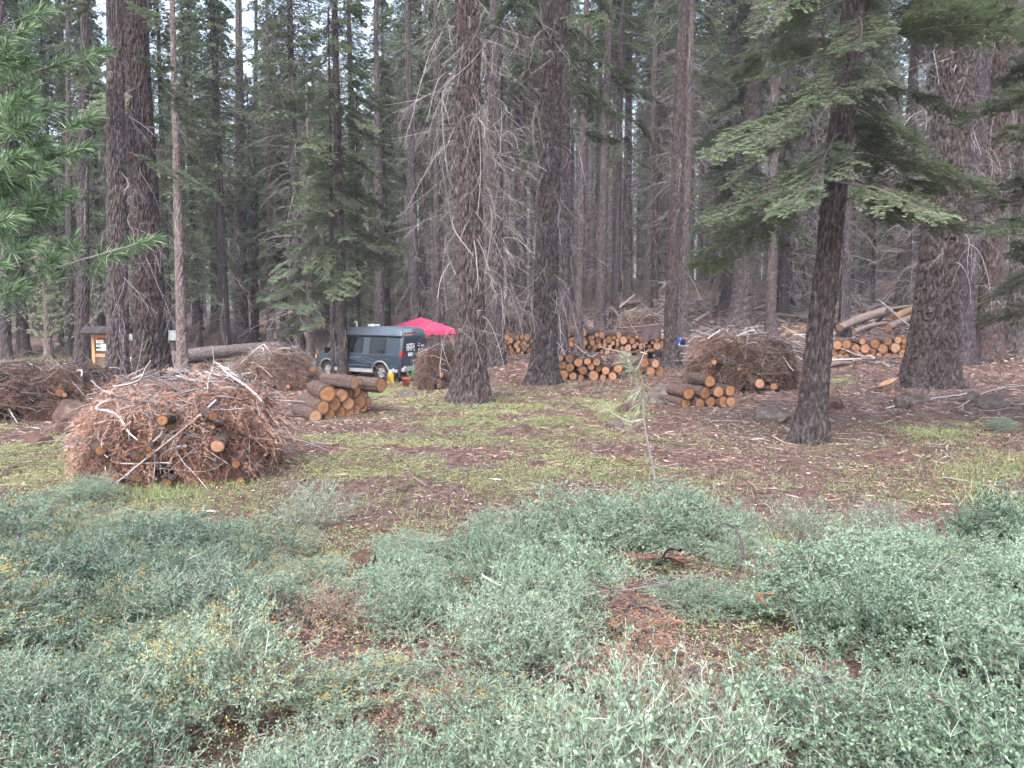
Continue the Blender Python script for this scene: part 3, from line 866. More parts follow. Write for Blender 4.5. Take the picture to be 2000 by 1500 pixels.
def stack(label, group, pa, pb, height, radii, L, seed, profile=lambda s: 1.0, twist=0.0, limit=200, jit=.12):
    rg = random.Random(seed)
    a = G(*pa); b = G(*pb)
    d = Vector((b.x - a.x, b.y - a.y, 0)); w = d.length; d.normalize()
    az = math.atan2(d.y, d.x) - PI / 2 + twist
    for s, z, r in pack(w, height, radii, rg, profile, limit):
        p = a + d * s
        back = Vector((-math.cos(az), -math.sin(az), 0)) * (L / 2 + rg.uniform(-jit, jit))
        q = p + back
        add_log(label, group, (q.x, q.y, g(p.x, p.y) + z - 0.03), az + rg.uniform(-.05, .05), r, L * rg.uniform(.92, 1.08), rg.uniform(-.03, .03), rg)

stack('cut log in the long wall of stacked logs behind the centre trunks', 'logs of the long wall', (968, 698), (1296, 697), 1.18, [.10, .12, .14, .18], 1.2, 1)
stack('cut log in the waist-high heap just right of the mossy trunk', 'logs of the heap by the mossy trunk', (1088, 740), (1212, 741), 1.1, [.13, .15, .17], .9, 2, profile=lambda s: 1.0 - .72 * max(0, s - .2))
stack('cut log in the small heap under the black bucket', 'logs under the black bucket', (1238, 735), (1296, 734), .75, [.19, .2], .9, 3, limit=6)
stack('round log in the long stack beside the huge right trunk', 'logs of the right stack', (1622, 698), (1782, 697), 1.1, [.11, .14, .2, .21], 1.3, 4)
rg = random.Random(6)
ORD = ['first', 'second', 'third', 'fourth', 'fifth', 'sixth']
# stack by the right slash pile, placed log by log
for k, (px, py) in enumerate([(1336, 789), (1362, 790), (1386, 786), (1412, 786), (1430, 785), (1349, 770), (1374, 768), (1402, 766), (1425, 764), (1391, 746)]):
    b = G(1385, 795); p = at(px, py, b.y - .1 + .1 * rg.random())
    row, pos = ('bottom', k) if k < 5 else (('middle', k - 5) if k < 9 else ('top', 0))
    add_log('yellow-ended log, ' + ORD[pos] + ' of ' + row + ' row, in small stack before the tall slash pile' if row != 'top' else 'single yellow-ended log on top of the small stack before the tall slash pile', None, (p.x - .16, p.y + .58, p.z), -PI / 2 + rg.uniform(.1, .42), .155 * rg.uniform(.9, 1.1), 1.2, .02, rg)
# stack in front of the van; ends turned to the right
for k, (px, py, r) in enumerate([(616, 812, .15), (643, 808, .15), (664, 803, .15), (683, 800, .14), (695, 797, .12), (709, 794, .13),
                                 (631, 794, .17), (652, 787, .20), (680, 787, .16), (701, 784, .19), (716, 782, .13),
                                 (639, 768, .20), (667, 771, .17), (679, 766, .16), (692, 764, .17), (708, 771, .15)]):
    yb = G(612, 824).y + (px - 600) * .012
    p = at(px, py, yb)
    az = -PI / 2 + .62 + rg.uniform(-.12, .12); L = 1.15
    row, pos = ('bottom', k) if k < 6 else (('middle', k - 6) if k < 11 else ('upper', k - 11))
    add_log('dark-barked log, ' + ORD[pos] + ' from left in ' + row + ' row of the stack before the van', None, (p.x - math.cos(az) * L / 2, p.y - math.sin(az) * L / 2, p.z), az, r, L, -.03, rg)
p = at(702, 749, G(612, 824).y + 1.4)
add_log('long log lying across the top of the stack in front of the van', None, (p.x, p.y, p.z), -.5, .19, 1.35, -.02, rg)
p = at(662, 744, G(612, 824).y + .9)
add_log('log with a slanting cut on top of the stack before the van', None, (p.x, p.y, p.z), -.42, .17, .9, -.05, rg)
p = G(582, 796)
add_log('pale wood slice lying flat left of the stack before the van', None, (p.x, p.y, p.z + .06), 1.2, .17, .12, 1.3, rg, 'wood_slice', 'wood slice')
for px, py, lab in [(988, 648, 'orange-ended far log behind the long log wall'), (994, 654, 'orange-ended far log behind the long log wall'), (982, 655, 'orange-ended far log behind the long log wall'), (999, 642, 'orange-ended far log behind the long log wall'),
                    (842, 654, 'far log end in the heap seen below the canopy'), (850, 657, 'far log end in the heap seen below the canopy'), (866, 655, 'far log end in the heap seen below the canopy'), (874, 656, 'far log end in the heap seen below the canopy'), (838, 659, 'far log end in the heap seen below the canopy'), (881, 658, 'far log end in the heap seen below the canopy')]:
    p = at(px, py, 56); add_log(lab, 'far logs behind the wall' if px > 900 else 'far logs below the canopy', (p.x, p.y, max(p.z, g(p.x, p.y) + .15)), -PI / 2 + rg.uniform(-.4, .4), .2, 1.2, 0, rg)

def fallen(label, pa, pb, ya, yb, r0, r1, m, cat='fallen log', name='fallen_log', seed=0, bend=.08):
    a = at(*pa, ya); b = at(*pb, yb)
    ln = (b - a).length
    n = max(14, int(ln / .25)); ns = 20
    U, T = np.meshgrid(np.arange(ns) / ns, np.linspace(0, 1, n))
    w = worley(U, T * ln, 9, .45, seed)
    R = (r0 + (r1 - r0) * T) * (1 + .10 * (sst(0, .4, w) - .6)) * (1 + .12 * (vnoise(T * 6, U * 0, seed) - .5))
    V = np.stack([T * ln, R * np.cos(2 * PI * U), R * np.sin(2 * PI * U) + bend * np.sin(T * 3.1)], -1).reshape(-1, 3)
    i = (np.arange(n - 1) * ns)[:, None]; k = np.arange(ns)[None]; k2 = (k + 1) % ns
    F = np.stack([i + k, i + k2, i + ns + k2, i + ns + k], -1).reshape(-1, 4)
    o = link(name, MB().add(V, F).mesh(name, M[m], True), None, a)
    o.rotation_euler = (b - a).to_track_quat('X', 'Z').to_euler()
    tag(o, label, cat)
    for e, x, rr in ((0, 0.0, r0), (1, ln, r1)):
        th = np.arange(ns) * 2 * PI / ns
        vv = np.concatenate([np.stack([np.full(ns, x), rr * .93 * np.cos(th), rr * .93 * np.sin(th)], -1), [[x, 0, 0]]])
        link('cut_face', MB().add(vv, [[q, (q + 1) % ns, ns] for q in range(ns)]).mesh('cut_face', M['cut' if m != 'bare' else 'split']), o)
    return o
fallen('long grey fallen trunk lying behind the middle slash pile', (318, 703), (560, 676), 42, 46, .42, .34, 'bark_grey', seed=1)
fallen('pale barkless trunk slanting above the right log stack', (1640, 640), (1737, 606), 41, 43, .21, .26, 'bare', seed=2)
fallen('orange-brown split trunk beside the pale slanting trunk', (1748, 621), (1800, 600), 42, 44, .2, .18, 'split', seed=3)
fallen('grey fallen trunk just above the right log stack', (1735, 640), (1795, 618), 40, 42, .19, .17, 'bare', seed=4)
fallen('thin pale pole lying on the slope behind the slash pile', (1462, 613), (1590, 622), 52, 50, .14, .10, 'bare', seed=5)
fallen('straight fallen trunk on the skyline of the slope', (1208, 596), (1300, 588), 66, 70, .26, .2, 'bare', seed=6)
fallen('forked fallen limb pointing up on the slope behind the table', (1344, 642), (1384, 612), 47, 50, .16, .12, 'bare', seed=7)
fallen('stub of a dark trunk jutting up on the slope', (1368, 612), (1392, 588), 56, 58, .26, .24, 'bark_grey', seed=8)
fallen('thin crooked log lying over the pale slanting trunk', (1660, 622), (1790, 596), 42, 44, .10, .07, 'bare', seed=21)
fallen('grey broken log below the pale slanting trunk', (1668, 648), (1728, 632), 39.5, 41, .13, .11, 'bare', seed=22)
fallen('dark broken log on the slope behind the right stack', (1690, 612), (1716, 596), 46, 46, .17, .15, 'bark_grey', seed=23)
fallen('short pale log lying left of the reddish trunk', (1884, 680), (1906, 668), 36, 37, .17, .15, 'bare', seed=9)
fallen('pale log lying crosswise at the foot of the reddish trunk', (1876, 672), (1906, 682), 36, 35, .16, .15, 'bare', seed=10)
fallen('dark fallen trunk on the slope between huge and reddish trunks', (1884, 612), (1912, 600), 52, 52, .5, .45, 'bark_grey', seed=11)
fallen('grey pole lying in front of the right log stack', (1614, 716), (1660, 710), 32, 33, .10, .08, 'bare', seed=12)
fallen('pale grey pipe-like log beside the slender trunk', (328, 731), (366, 727), 29, 29.5, .14, .14, 'bare', seed=13)

# ------------------------------------------------------------------ slash piles
def dome(x, y, a, b, h, seed):
    q = (x / a) ** 2 + (y / b) ** 2
    lump = .62 + .76 * fbm(x * 1.1 + seed, y * 1.1, seed, 3)
    z = h * np.clip(1 - q ** 2.2, 0, 1) ** .52 * lump
    return np.where(z > .9 * h, .9 * h + (z - .9 * h) * .35, z)

def brush_pile(label, px, py, wpx, hpx, depth, seed, ntw, nsp, m='dry_dark', pale=.5, poles=10, tl=1.1):
    rng = np.random.default_rng(seed)
    f0 = G(px, py)
    cy_ = f0.y + depth * .5
    sc = FPX / cy_
    a = wpx / sc / 2; b = depth / 2; h = hpx / sc
    cx = (px - 1000) / FPX * cy_
    c = Vector((cx, cy_, g(cx, cy_)))
    t = thing('slash_pile', label, 'brush pile', c)
    # inner mound
    n = 44
    gx_, gy_ = np.meshgrid(np.linspace(-1, 1, n), np.linspace(-1, 1, n))
    xx, yy = gx_ * a * .95, gy_ * b * .95
    z = dome(xx, yy, a, b, h, seed) * .80 + .12 * (fbm(xx * 5, yy * 5, seed) - .5) - .12
    z = z + gz(xx + cx, yy + cy_) - c.z
    V = np.stack([xx, yy, z], -1).reshape(-1, 3)
    i = (np.arange(n - 1) * n)[:, None] + np.arange(n - 1)[None]
    Fq = np.stack([i, i + 1, i + n + 1, i + n], -1).reshape(-1, 4)
    link('mound', MB().add(V, Fq, .15).mesh('mound', M[m]), t)
    def spots(k, lo, hi):
        ang = rng.uniform(0, 2 * PI, k); q = rng.uniform(0, 1, k) ** .5
        x = a * q * np.cos(ang); y = b * q * np.sin(ang)
        z = dome(x, y, a, b, h, seed) * rng.uniform(lo, hi, k) + gz(x + cx, y + cy_) - c.z
        return np.stack([x, y, z], -1), ang
    # twigs
    mb = MB()
    P0, ang = spots(ntw, .55, 1.06)
    D = nrm(np.stack([np.cos(ang), np.sin(ang), np.full(ntw, -.35)], -1) * .22 + rdir(ntw, rng) * [1.3, 1.0, .55])
    nm_ = nrm(P0 * [1 / a ** 2, 1 / b ** 2, 1 / h ** 2] + [0, 0, .25 / h]); D = nrm(D - nm_ * np.sum(D * nm_, 1, keepdims=True) * .85)
    L = rng.uniform(.25, 1.0, ntw) * tl
    P = curve_paths(P0 - D * L[:, None] * .5, D, L, 6, rng.uniform(0, .3, ntw), .30, rng)
    rad = rng.choice([.004, .0055, .009, .015, .024], ntw, p=[.38, .28, .2, .1, .04])
    s = np.linspace(0, 1, 6)
    v, f = tubes(P, rad[:, None] * (1 - .5 * s), 3)
    mb.add(v, f, np.clip(pale + rng.normal(size=ntw) * .25, 0, 1).repeat(18))
    tag(link('twig_tangle', mb.mesh('twig_tangle', M['twig_pale']), t), kind='stuff')
    # withered needle sprays
    mb = MB()
    P0, ang = spots(nsp, .7, 1.02)
    D = nrm(np.stack([np.cos(ang), np.sin(ang), np.full(nsp, -.3)], -1) * .35 + rdir(nsp, rng) * [1, 1, .6])
    nm_ = nrm(P0 * [1 / a ** 2, 1 / b ** 2, 1 / h ** 2] + [0, 0, .25 / h]); D = nrm(D - nm_ * np.sum(D * nm_, 1, keepdims=True) * .7)
    L = rng.uniform(.25, .6, nsp)
    per = 60
    k = nsp * per; bi = np.repeat(np.arange(nsp), per); tt = rng.random(k)
    side = nrm(np.cross(D, rdir(nsp, rng)))[bi]
    C = P0[bi] + D[bi] * (L[bi] * tt)[:, None] + side * (rng.uniform(-1, 1, k) * .28 * L[bi] * (1.1 - tt))[:, None]
    C[:, 2] -= .35 * L[bi] * tt ** 2
    U = nrm(D[bi] + side * rng.uniform(-1.2, 1.2, (k, 1)) + rdir(k, rng) * .5 + [0, 0, -.25]) * rng.uniform(.03, .085, (k, 1))
    v, f = tris(C, U, nrm(np.cross(U, rdir(k, rng))) * rng.uniform(.0035, .0075, (k, 1)))
    base = np.clip(fbm(P0[:, 0] * 2.2 + 9, P0[:, 2] * 2.2 + P0[:, 1], seed, 2) * 1.5 - .3 + rng.normal(size=nsp) * .15, .05, .95)[bi]
    mb.add(v, f, np.clip(base + rng.normal(size=k) * .15, 0, 1).repeat(3))
    tag(link('withered_needles', mb.mesh('withered_needles', M[m]), t), kind='stuff')
    # single poles that can be picked out
    for q in range(poles):
        pp, an = spots(1, .95, 1.08)
        dd = nrm(np.array([[rng.normal(), rng.normal() * .5, -.12 + rng.normal() * .3]]))
        nm_ = nrm(pp * [1 / a ** 2, 1 / b ** 2, 1 / h ** 2] + [0, 0, .25 / h]); dd = nrm(dd - nm_ * np.sum(dd * nm_, 1, keepdims=True) * .85)
        ln = rng.uniform(.45, 1.15) * tl
        path = curve_paths(pp - dd * ln * .5, dd, [ln], 7, [.2], .24, rng)
        s7 = np.linspace(0, 1, 7); r_ = rng.uniform(.008, .027)
        v, f = tubes(path, (r_ * (1 - .55 * s7))[None], 6)
        link('pole', MB().add(v, f, .8 + .2 * rng.random()).mesh('pole', M['twig_pale']), t)
    return t, (cx, cy_, a, b, h, seed, c.z)

def on_pile(info, px, py):
    cx, cy_, a, b, h, seed, z0 = info
    d = ray(px, py)
    ys = np.arange(cy_ - b * 1.1, cy_ + b, .02); t = ys / d.y
    xr = d.x * t; zr = CAMZ + d.z * t; gr = gz(xr, ys)
    hit = (zr < gr + dome(xr - cx, ys - cy_, a, b, h, seed)) | (zr < gr + .02)
    k = int(np.argmax(hit)) if hit.any() else len(ys) // 3
    return Vector((float(xr[k]), float(ys[k]), float(zr[k])))

_, P1 = brush_pile('nearest pile of reddish slash with pale branches left of the clearing', 346, 948, 372, 182, 2.5, 91, 2600, 3000, 'dry', .46, 34)
_, P2 = brush_pile('dark brown slash pile at the left edge behind the boulder', 78, 826, 270, 105, 3.0, 32, 1300, 1500, 'dry_dark', .35, 9)
_, P3 = brush_pile('rounded slash pile between the near pile and the van', 534, 765, 172, 82, 2.6, 33, 1200, 1300, 'dry_dark', .38, 8)
_, P4 = brush_pile('slash pile squeezed between the van and the massive trunk', 862, 763, 96, 86, 1.9, 34, 900, 1000, 'dry_dark', .4, 6)
_, P5 = brush_pile('tall slash pile behind the small right log stack', 1450, 768, 206, 108, 3.4, 35, 2400, 2300, 'dry_dark', .5, 30)
_, P6 = brush_pile('small slash pile on the slope behind the hanging towel', 1245, 652, 92, 36, 3.0, 36, 420, 260, 'dry_dark', .5, 3)
_, P7 = brush_pile('low reddish slash heap beyond the long fallen trunk', 455, 668, 78, 16, 3.0, 37, 300, 260, 'dry', .3, 0)
_, P8 = brush_pile('small slash heap far back left of the van', 572, 668, 46, 30, 3.0, 38, 240, 200, 'dry_dark', .3, 0)
_, P9 = brush_pile('low slash heap on the slope left of the leaning trunk', 1100, 648, 70, 26, 3.0, 39, 360, 160, 'dry_dark', .55, 2)

for info, lst, lab, grp in [
    (P1, [(333, 821, 10.5), (398, 807, 9.5), (182, 871, 10), (301, 859, 6), (438, 848, 13), (452, 893, 8.5), (263, 924, 7.5), (346, 921, 6.5), (321, 937, 7.5), (257, 890, 9), (222, 909, 8), (493, 925, 9), (437, 830, 4.5), (336, 797, 4.5), (466, 846, 3.5), (395, 897, 3.5), (276, 886, 5)], 'sawn branch end poking out of the nearest slash pile', 'sawn ends in the nearest slash pile'),
    (P2, [(121, 762, 9), (176, 776, 4.5), (186, 769, 4), (114, 784, 3), (118, 769, 5)], 'sawn branch end in the dark slash pile by the boulder', 'sawn ends in the left slash pile'),
    (P3, [(608, 720, 6), (500, 720, 4), (565, 748, 4)], 'sawn branch end in the rounded middle slash pile', 'sawn ends in the middle slash pile'),
    (P4, [(866, 731, 5), (888, 720, 5), (872, 756, 4)], 'sawn branch end in the slash pile beside the massive trunk', 'sawn ends in the pile by the van'),
    (P5, [(1475, 750, 9.5), (1519, 756, 7), (1405, 707, 5), (1400, 757, 4), (1440, 712, 4)], 'sawn log end at the foot of the tall right slash pile', 'sawn ends in the right slash pile')]:
    for px, py, rp_ in lst:
        p = on_pile(info, px, py)
        az = math.atan2(-p.y, -p.x) + rg.uniform(-.45, .45)
        r_ = rp_ / FPX * p.y; L = rg.uniform(.7, 1.1); out = rg.uniform(.32, .48)
        add_log(lab, grp, (p.x - math.cos(az) * (L / 2 - out), p.y - math.sin(az) * (L / 2 - out), p.z - .02 + rg.uniform(-.02, .06)), az, r_, L, rg.uniform(-.2, .1), rg, 'sawn_branch', 'branch')

# ------------------------------------------------------------------ rocks and stumps
def rock_mesh(seed, m, n=22):
    me = bpy.data.meshes.new('rock'); bm = bmesh.new()
    bmesh.ops.create_icosphere(bm, subdivisions=4, radius=1)
    rr = np.random.default_rng(seed)
    pl = [(rdir(1, rr)[0], rr.uniform(.55, .9)) for _ in range(n)]
    co = np.array([v.co[:] for v in bm.verts])
    for nn_, d in pl:
        s = co @ nn_
        co = co - np.maximum(s - d, 0)[:, None] * nn_ * .9
    co *= (1 + .30 * (fbm(co[:, 0] * 3 + seed, co[:, 1] * 3 + co[:, 2] * 2.3, seed, 3) - .5))[:, None]
    for v, q in zip(bm.verts, co): v.co = q
    bm.to_mesh(me); bm.free(); me.materials.append(M[m])
    for p in me.polygons: p.use_smooth = True
    return me
for k, (lab, px, py, wpx, hpx, m, asp) in enumerate([
    ('big brown boulder between the two left slash piles', 122, 826, 96, 52, 'rock_brown', .8),
    ('flat reddish stone in front of the left slash pile', 62, 872, 66, 28, 'rock_red', .8),
    ('small reddish stone between the flat stone and the near pile', 112, 850, 46, 26, 'rock_red', .8),
    ('large grey boulder left of the small right log stack', 1292, 784, 66, 40, 'rock', 1),
    ('dark grey rock in front of the large grey boulder', 1280, 792, 38, 24, 'rock', 1),
    ('broad low rock left of the nearest leaning trunk', 1512, 826, 80, 30, 'rock', 1),
    ('rounded rock just right of the nearest leaning trunk', 1632, 800, 54, 26, 'rock_brown', 1),
    ('grey rock in front of the huge right trunk', 1768, 798, 42, 26, 'rock', 1),
    ('broken rock at the foot of the huge right trunk', 1803, 788, 50, 22, 'rock', 1),
    ('small dark rock right of the huge trunk', 1902, 786, 34, 20, 'rock', 1),
    ('broad rock near the right edge of the clearing', 1950, 800, 66, 32, 'rock', 1),
    ('flat buried rock right of the stack in front of the van', 786, 778, 50, 16, 'rock', 1),
    ('flat pale rock in the green ground cover at the centre', 1016, 842, 48, 13, 'rock_brown', 1),
    ('half buried rock behind the tuft of the leaning sapling', 1172, 768, 36, 14, 'rock', 1),
    ('rock under the side twig of the leaning sapling', 1200, 836, 40, 20, 'rock', 1),
    ('pinkish rock behind the stem of the leaning sapling', 1218, 808, 44, 22, 'rock_brown', 1),
    ('grey triangular rock beside the long fallen trunk', 598, 690, 30, 26, 'rock', 1),
    ('flat grey rock below the long fallen trunk', 418, 698, 28, 12, 'rock', 1),
    ('orange-brown rock among the foreground shrubs', 703, 1108, 60, 34, 'rock_red', .9),
    ('dark rock on the floor right of the picnic table', 1326, 738, 26, 15, 'rock', 1),
    ('small flat stone left of the right grass patch', 1600, 992, 40, 10, 'rock_brown', 1),
    ('small rock far right below the broad rock', 1868, 842, 26, 12, 'rock', 1)]):
    b = G(px, py); s = b.y / FPX
    o = link('rock', rock_mesh(900 + k, m), None, (b.x, b.y + wpx * s * .3, b.z + hpx * s * .12), (0, 0, k * 1.3), (wpx * s * .55, wpx * s * .55 * asp, hpx * s * .95))
    tag(o, lab, 'rock')

def stump(label, px, py, wpx, hpx, tilt=0.0, az=0.0, asp=1.0):
    b = G(px, py); s = b.y / FPX; r = wpx * s / 2; h = hpx * s
    ns = 26; U, T = np.meshgrid(np.arange(ns) / ns, np.linspace(0, 1, 9))
    w = worley(U, T * h * 2, 11, .3, px)
    R = r * (1 + .35 * (1 - T) ** 2) * (1 + .12 * (sst(0, .4, w) - .6))
    V = np.stack([R * np.cos(2 * PI * U) * asp, R * np.sin(2 * PI * U), T * (h + .15) - .15 + T * tilt * R * np.cos(2 * PI * U)], -1)
    i = (np.arange(8) * ns)[:, None]; k = np.arange(ns)[None]; k2 = (k + 1) % ns
    o = link('stump', MB().add(V.reshape(-1, 3), np.stack([i + k, i + k2, i + ns + k2, i + ns + k], -1).reshape(-1, 4)).mesh('stump', M['bark_log']), None, b, (0, 0, az))
    tag(o, label, 'stump')
    top = np.concatenate([V[-1] * [.96, .96, 1] + [0, 0, .004], [[0, 0, h + .006]]])
    # rings need the cut plane in local YZ: turn the disc's own frame
    tm = MB().add(top[:, [2, 1, 0]] * [1, 1, 1] / max(r, .01) * 1.0, [[q, ns, (q + 1) % ns] for q in range(ns)]).mesh('cut_face', M['cut'])
    e = link('cut_face', tm, o, (0, 0, 0), (0, 0, 0), r)
    e.rotation_euler = Matrix(((0, 0, 1), (0, 1, 0), (1, 0, 0))).to_3x3().to_4x4().to_euler() if False else (0, 0, 0)
    e.matrix_local = Matrix(((0, 0, r, 0), (0, r, 0, 0), (r, 0, 0, 0), (0, 0, 0, 1)))
    return o
stump('low stump with a yellow top left of the small right log stack', 1272, 805, 24, 12)
stump('orange slanting stump leaning against the huge right trunk', 1733, 766, 34, 20, .55, 0, 1.2)
stump('little stump in the green ground cover left of the sapling', 1229, 905, 22, 8)
stump('old brown stump below the long fallen trunk', 392, 702, 24, 14)
stump('cut stump on the slope between huge and reddish trunks', 1897, 655, 20, 20)
# split wood pieces
sp_list = [('splintered orange wood piece right of the tall slash pile', 1545, 655, .5), ('splintered orange wood piece right of the tall slash pile', 1572, 646, .6), ('splintered orange wood piece right of the tall slash pile', 1530, 640, .4),
           ('split pale firewood piece before the right log stack', 1626, 706, .3), ('split pale firewood piece before the right log stack', 1645, 702, .35), ('split pale firewood piece before the right log stack', 1634, 703, .28),
           ('orange bark chunk beside the slender young trunk', 338, 722, .35), ('orange bark chunk beside the slender young trunk', 386, 722, .5)]
for k, (lab, px, py, L) in enumerate(sp_list):
    b = G(px, py); rr = np.random.default_rng(k + 60)
    t_ = np.linspace(-.5, .5, 6); V = []
    for q in t_:
        w_ = (.22 * (1 - abs(q) * 1.2) + .05) * rr.uniform(.7, 1.3)
        V += [[q, -w_, -.05], [q, w_, -.05], [q, w_ * .5, .22 * rr.uniform(.5, 1.2)], [q, -w_ * .6, .2 * rr.uniform(.4, 1.2)]]
    i = (np.arange(5) * 4)[:, None]; kk = np.arange(4)[None]; k2 = (kk + 1) % 4
    F = np.stack([i + kk, i + k2, i + 4 + k2, i + 4 + kk], -1).reshape(-1, 4).tolist() + [[3, 2, 1, 0], [20, 21, 22, 23]]
    o = link('split_wood', MB().add(V, F).mesh('split_wood', M['split']), None, (b.x, b.y, b.z + .06), (.2, -.15, rr.uniform(-.7, .7)), L * 1.8)
    tag(o, lab, 'wood', {0: 'splintered wood', 1: 'split firewood', 2: 'orange bark chunks'}[0 if k < 3 else (1 if k < 6 else 2)])
# ------------------------------------------------------------------ van
M['van'] = mat('van_paint', lambda nt, b: (nt.links.new(ramp(nt, noise(nt, coords(nt), 2.5, 5), [(0.3, (0.010, 0.021, 0.036)), (0.7, (0.017, 0.033, 0.052))]), b.inputs['Base Color']), b.inputs.__getitem__('Coat Weight').__setattr__('default_value', 0.5)), 0.35, 0.5)
M['hightop'] = plain('high_top_paint', (0.075, 0.098, 0.13), 0.45, 0.35)
M['glass'] = plain('dark_glass', (0.008, 0.010, 0.011), 0.10, 0.3, var=.05)
M['black'] = plain('black_rubber', (0.018, 0.018, 0.02), 0.7, 0.3)
M['silver'] = plain('silver_trim', (0.27, 0.265, 0.265), 0.5, 0.4)
M['rim'] = plain('alloy', (0.55, 0.55, 0.56), 0.3, 0.5, .6)
M['redlight'] = plain('red_lens', (0.42, 0.015, 0.02), 0.25, 0.5)
M['amber'] = plain('amber_lens', (0.75, 0.25, 0.02), 0.25, 0.5)
M['plate'] = plain('plate', (0.45, 0.52, 0.58), 0.5)
M['white'] = plain('white_plastic', (0.72, 0.72, 0.72), 0.5)
M['stripe'] = plain('stripe_paint', (0.10, 0.12, 0.165), 0.45)
M['stickers'] = tinted('stickers', [(0, (0.7, 0.7, 0.72)), (.6, (0.72, 0.70, 0.68)), (.72, (0.1, 0.3, 0.5)), (.82, (0.5, 0.2, 0.15)), (.92, (0.3, 0.3, 0.32)), (1, (0.75, 0.72, 0.6))], .5)
M['mur_o'] = plain('mural_orange', (0.62, 0.27, 0.10), .5)
M['mur_b'] = plain('mural_blue', (0.08, 0.26, 0.38), .5)
M['mur_g'] = plain('mural_green', (0.05, 0.13, 0.11), .5, var=.5, scale=9)

rw_ = G(747, 744)
YAW = math.radians(147)
ca, sa = math.cos(YAW), math.sin(YAW)
VX, VY = -1.45, .86
vo = Vector((rw_.x - (ca * VX - sa * VY), rw_.y - (sa * VX + ca * VY), rw_.z))
van = thing('parked_van', 'dark blue high-roof camper van with stickers on its rear window', 'van', vo, YAW)
def ring(x, zb, zt, wb, wm, wt):
    zm = min(1.12, zt - .12)
    h = [(0, zb), (.75 * wb, zb), (wb, zb + .05), (wm * .995, (zb + zm) * .5 - .06), (wm, (zb + zm) * .5 + .12), (wm * .985, zm), (wt + (wm - wt) * .45, zm + (zt - zm) * .5), (wt, zt - min(.10, (zt - zm) * .4)), (wt * .9, zt - .02), (wt * .55, zt), (0, zt)]
    return [(x, y, z) for y, z in h] + [(x, -y, z) for y, z in h[-2:0:-1]]
st = [(-2.62, .52, 1.86, .82, .92, .74), (-2.58, .44, 1.92, .88, .965, .78), (-2.48, .38, 1.95, .92, .985, .80), (-2.0, .36, 1.95, .93, .99, .81), (-1.0, .36, 1.95, .93, .99, .81), (0, .36, 1.95, .93, .99, .81), (1.0, .36, 1.95, .93, .99, .81),
      (1.45, .36, 1.94, .93, .985, .80), (1.62, .36, 1.90, .93, .98, .79), (1.85, .36, 1.60, .93, .975, .82), (2.06, .38, 1.32, .92, .97, .86), (2.3, .40, 1.20, .91, .95, .84), (2.55, .44, 1.10, .88, .92, .80), (2.64, .50, 1.0, .84, .88, .76), (2.67, .58, .9, .8, .82, .7)]
Rg = np.array([ring(*s) for s in st]); nr = Rg.shape[1]
i = (np.arange(len(st) - 1) * nr)[:, None]; k = np.arange(nr)[None]; k2 = (k + 1) % nr
Fb = np.stack([i + k, i + nr + k, i + nr + k2, i + k2], -1).reshape(-1, 4)
mb = MB().add(Rg.reshape(-1, 3), Fb)
me = mb.mesh('body', M['van'], False)
bm = bmesh.new(); bm.from_mesh(me); bm.verts.ensure_lookup_table()
bm.faces.new([bm.verts[q] for q in range(nr)]); bm.faces.new([bm.verts[len(bm.verts) - nr + q] for q in range(nr - 1, -1, -1)])
bmesh.ops.recalc_face_normals(bm, faces=bm.faces)
bm.to_mesh(me); bm.free()
body = link('body', me, van)
cut = MB()
for wx in (-1.45, 1.78):
    th = np.arange(28) * 2 * PI / 28
    v = np.concatenate([np.stack([wx + .44 * np.cos(th), np.full(28, e), .40 + .42 * np.sin(th)], -1) for e in (-1.3, 1.3)])
    cut.add(v, [[q, (q + 1) % 28, 28 + (q + 1) % 28, 28 + q] for q in range(28)])
cme = cut.mesh('cutter', M['black'])
bm = bmesh.new(); bm.from_mesh(cme)
bmesh.ops.holes_fill(bm, edges=bm.edges, sides=0); bmesh.ops.recalc_face_normals(bm, faces=bm.faces); bm.to_mesh(cme); bm.free()
cob = link('cutter', cme, van)
bmod = body.modifiers.new('arches', 'BOOLEAN'); bmod.object = cob; bmod.operation = 'DIFFERENCE'; bmod.solver = 'EXACT'
dg = bpy.context.evaluated_depsgraph_get(); dg.update()
nm = bpy.data.meshes.new_from_object(body.evaluated_get(dg))
body.modifiers.clear(); body.data = nm
for p in nm.polygons: p.use_smooth = False
bpy.data.objects.remove(cob)

def side_y(z, x=0):
    return float(np.interp(z, [.36, .6, .95, 1.12, 1.53, 1.85, 1.95], [.93, .988, .99, .975, .895, .81, .74]))
def rounded(x0, x1, z0, z1, r, n=5):
    out = []
    for cx, cz, a0 in ((x1 - r, z1 - r, 0), (x0 + r, z1 - r, PI / 2), (x0 + r, z0 + r, PI), (x1 - r, z0 + r, 1.5 * PI)):
        out += [(cx + r * math.cos(a0 + PI / 2 * q / n), cz + r * math.sin(a0 + PI / 2 * q / n)) for q in range(n + 1)]
    return out
def side_panel(name, pts, off, mname, sgn, parent):
    n = len(pts)
    v = [(x, sgn * (side_y(z) + off), z) for x, z in pts] + [(x, sgn * (side_y(z) - .02), z) for x, z in pts]
    me = MB().add(v, [[q, (q + 1) % n, n + (q + 1) % n, n + q] for q in range(n)]).mesh(name, M[mname])
    bm = bmesh.new(); bm.from_mesh(me); bm.verts.ensure_lookup_table()
    f = bm.faces.new([bm.verts[q] for q in range(n)]); bmesh.ops.triangulate(bm, faces=[f]); bmesh.ops.recalc_face_normals(bm, faces=bm.faces); bm.to_mesh(me); bm.free()
    return link(name, me, parent)
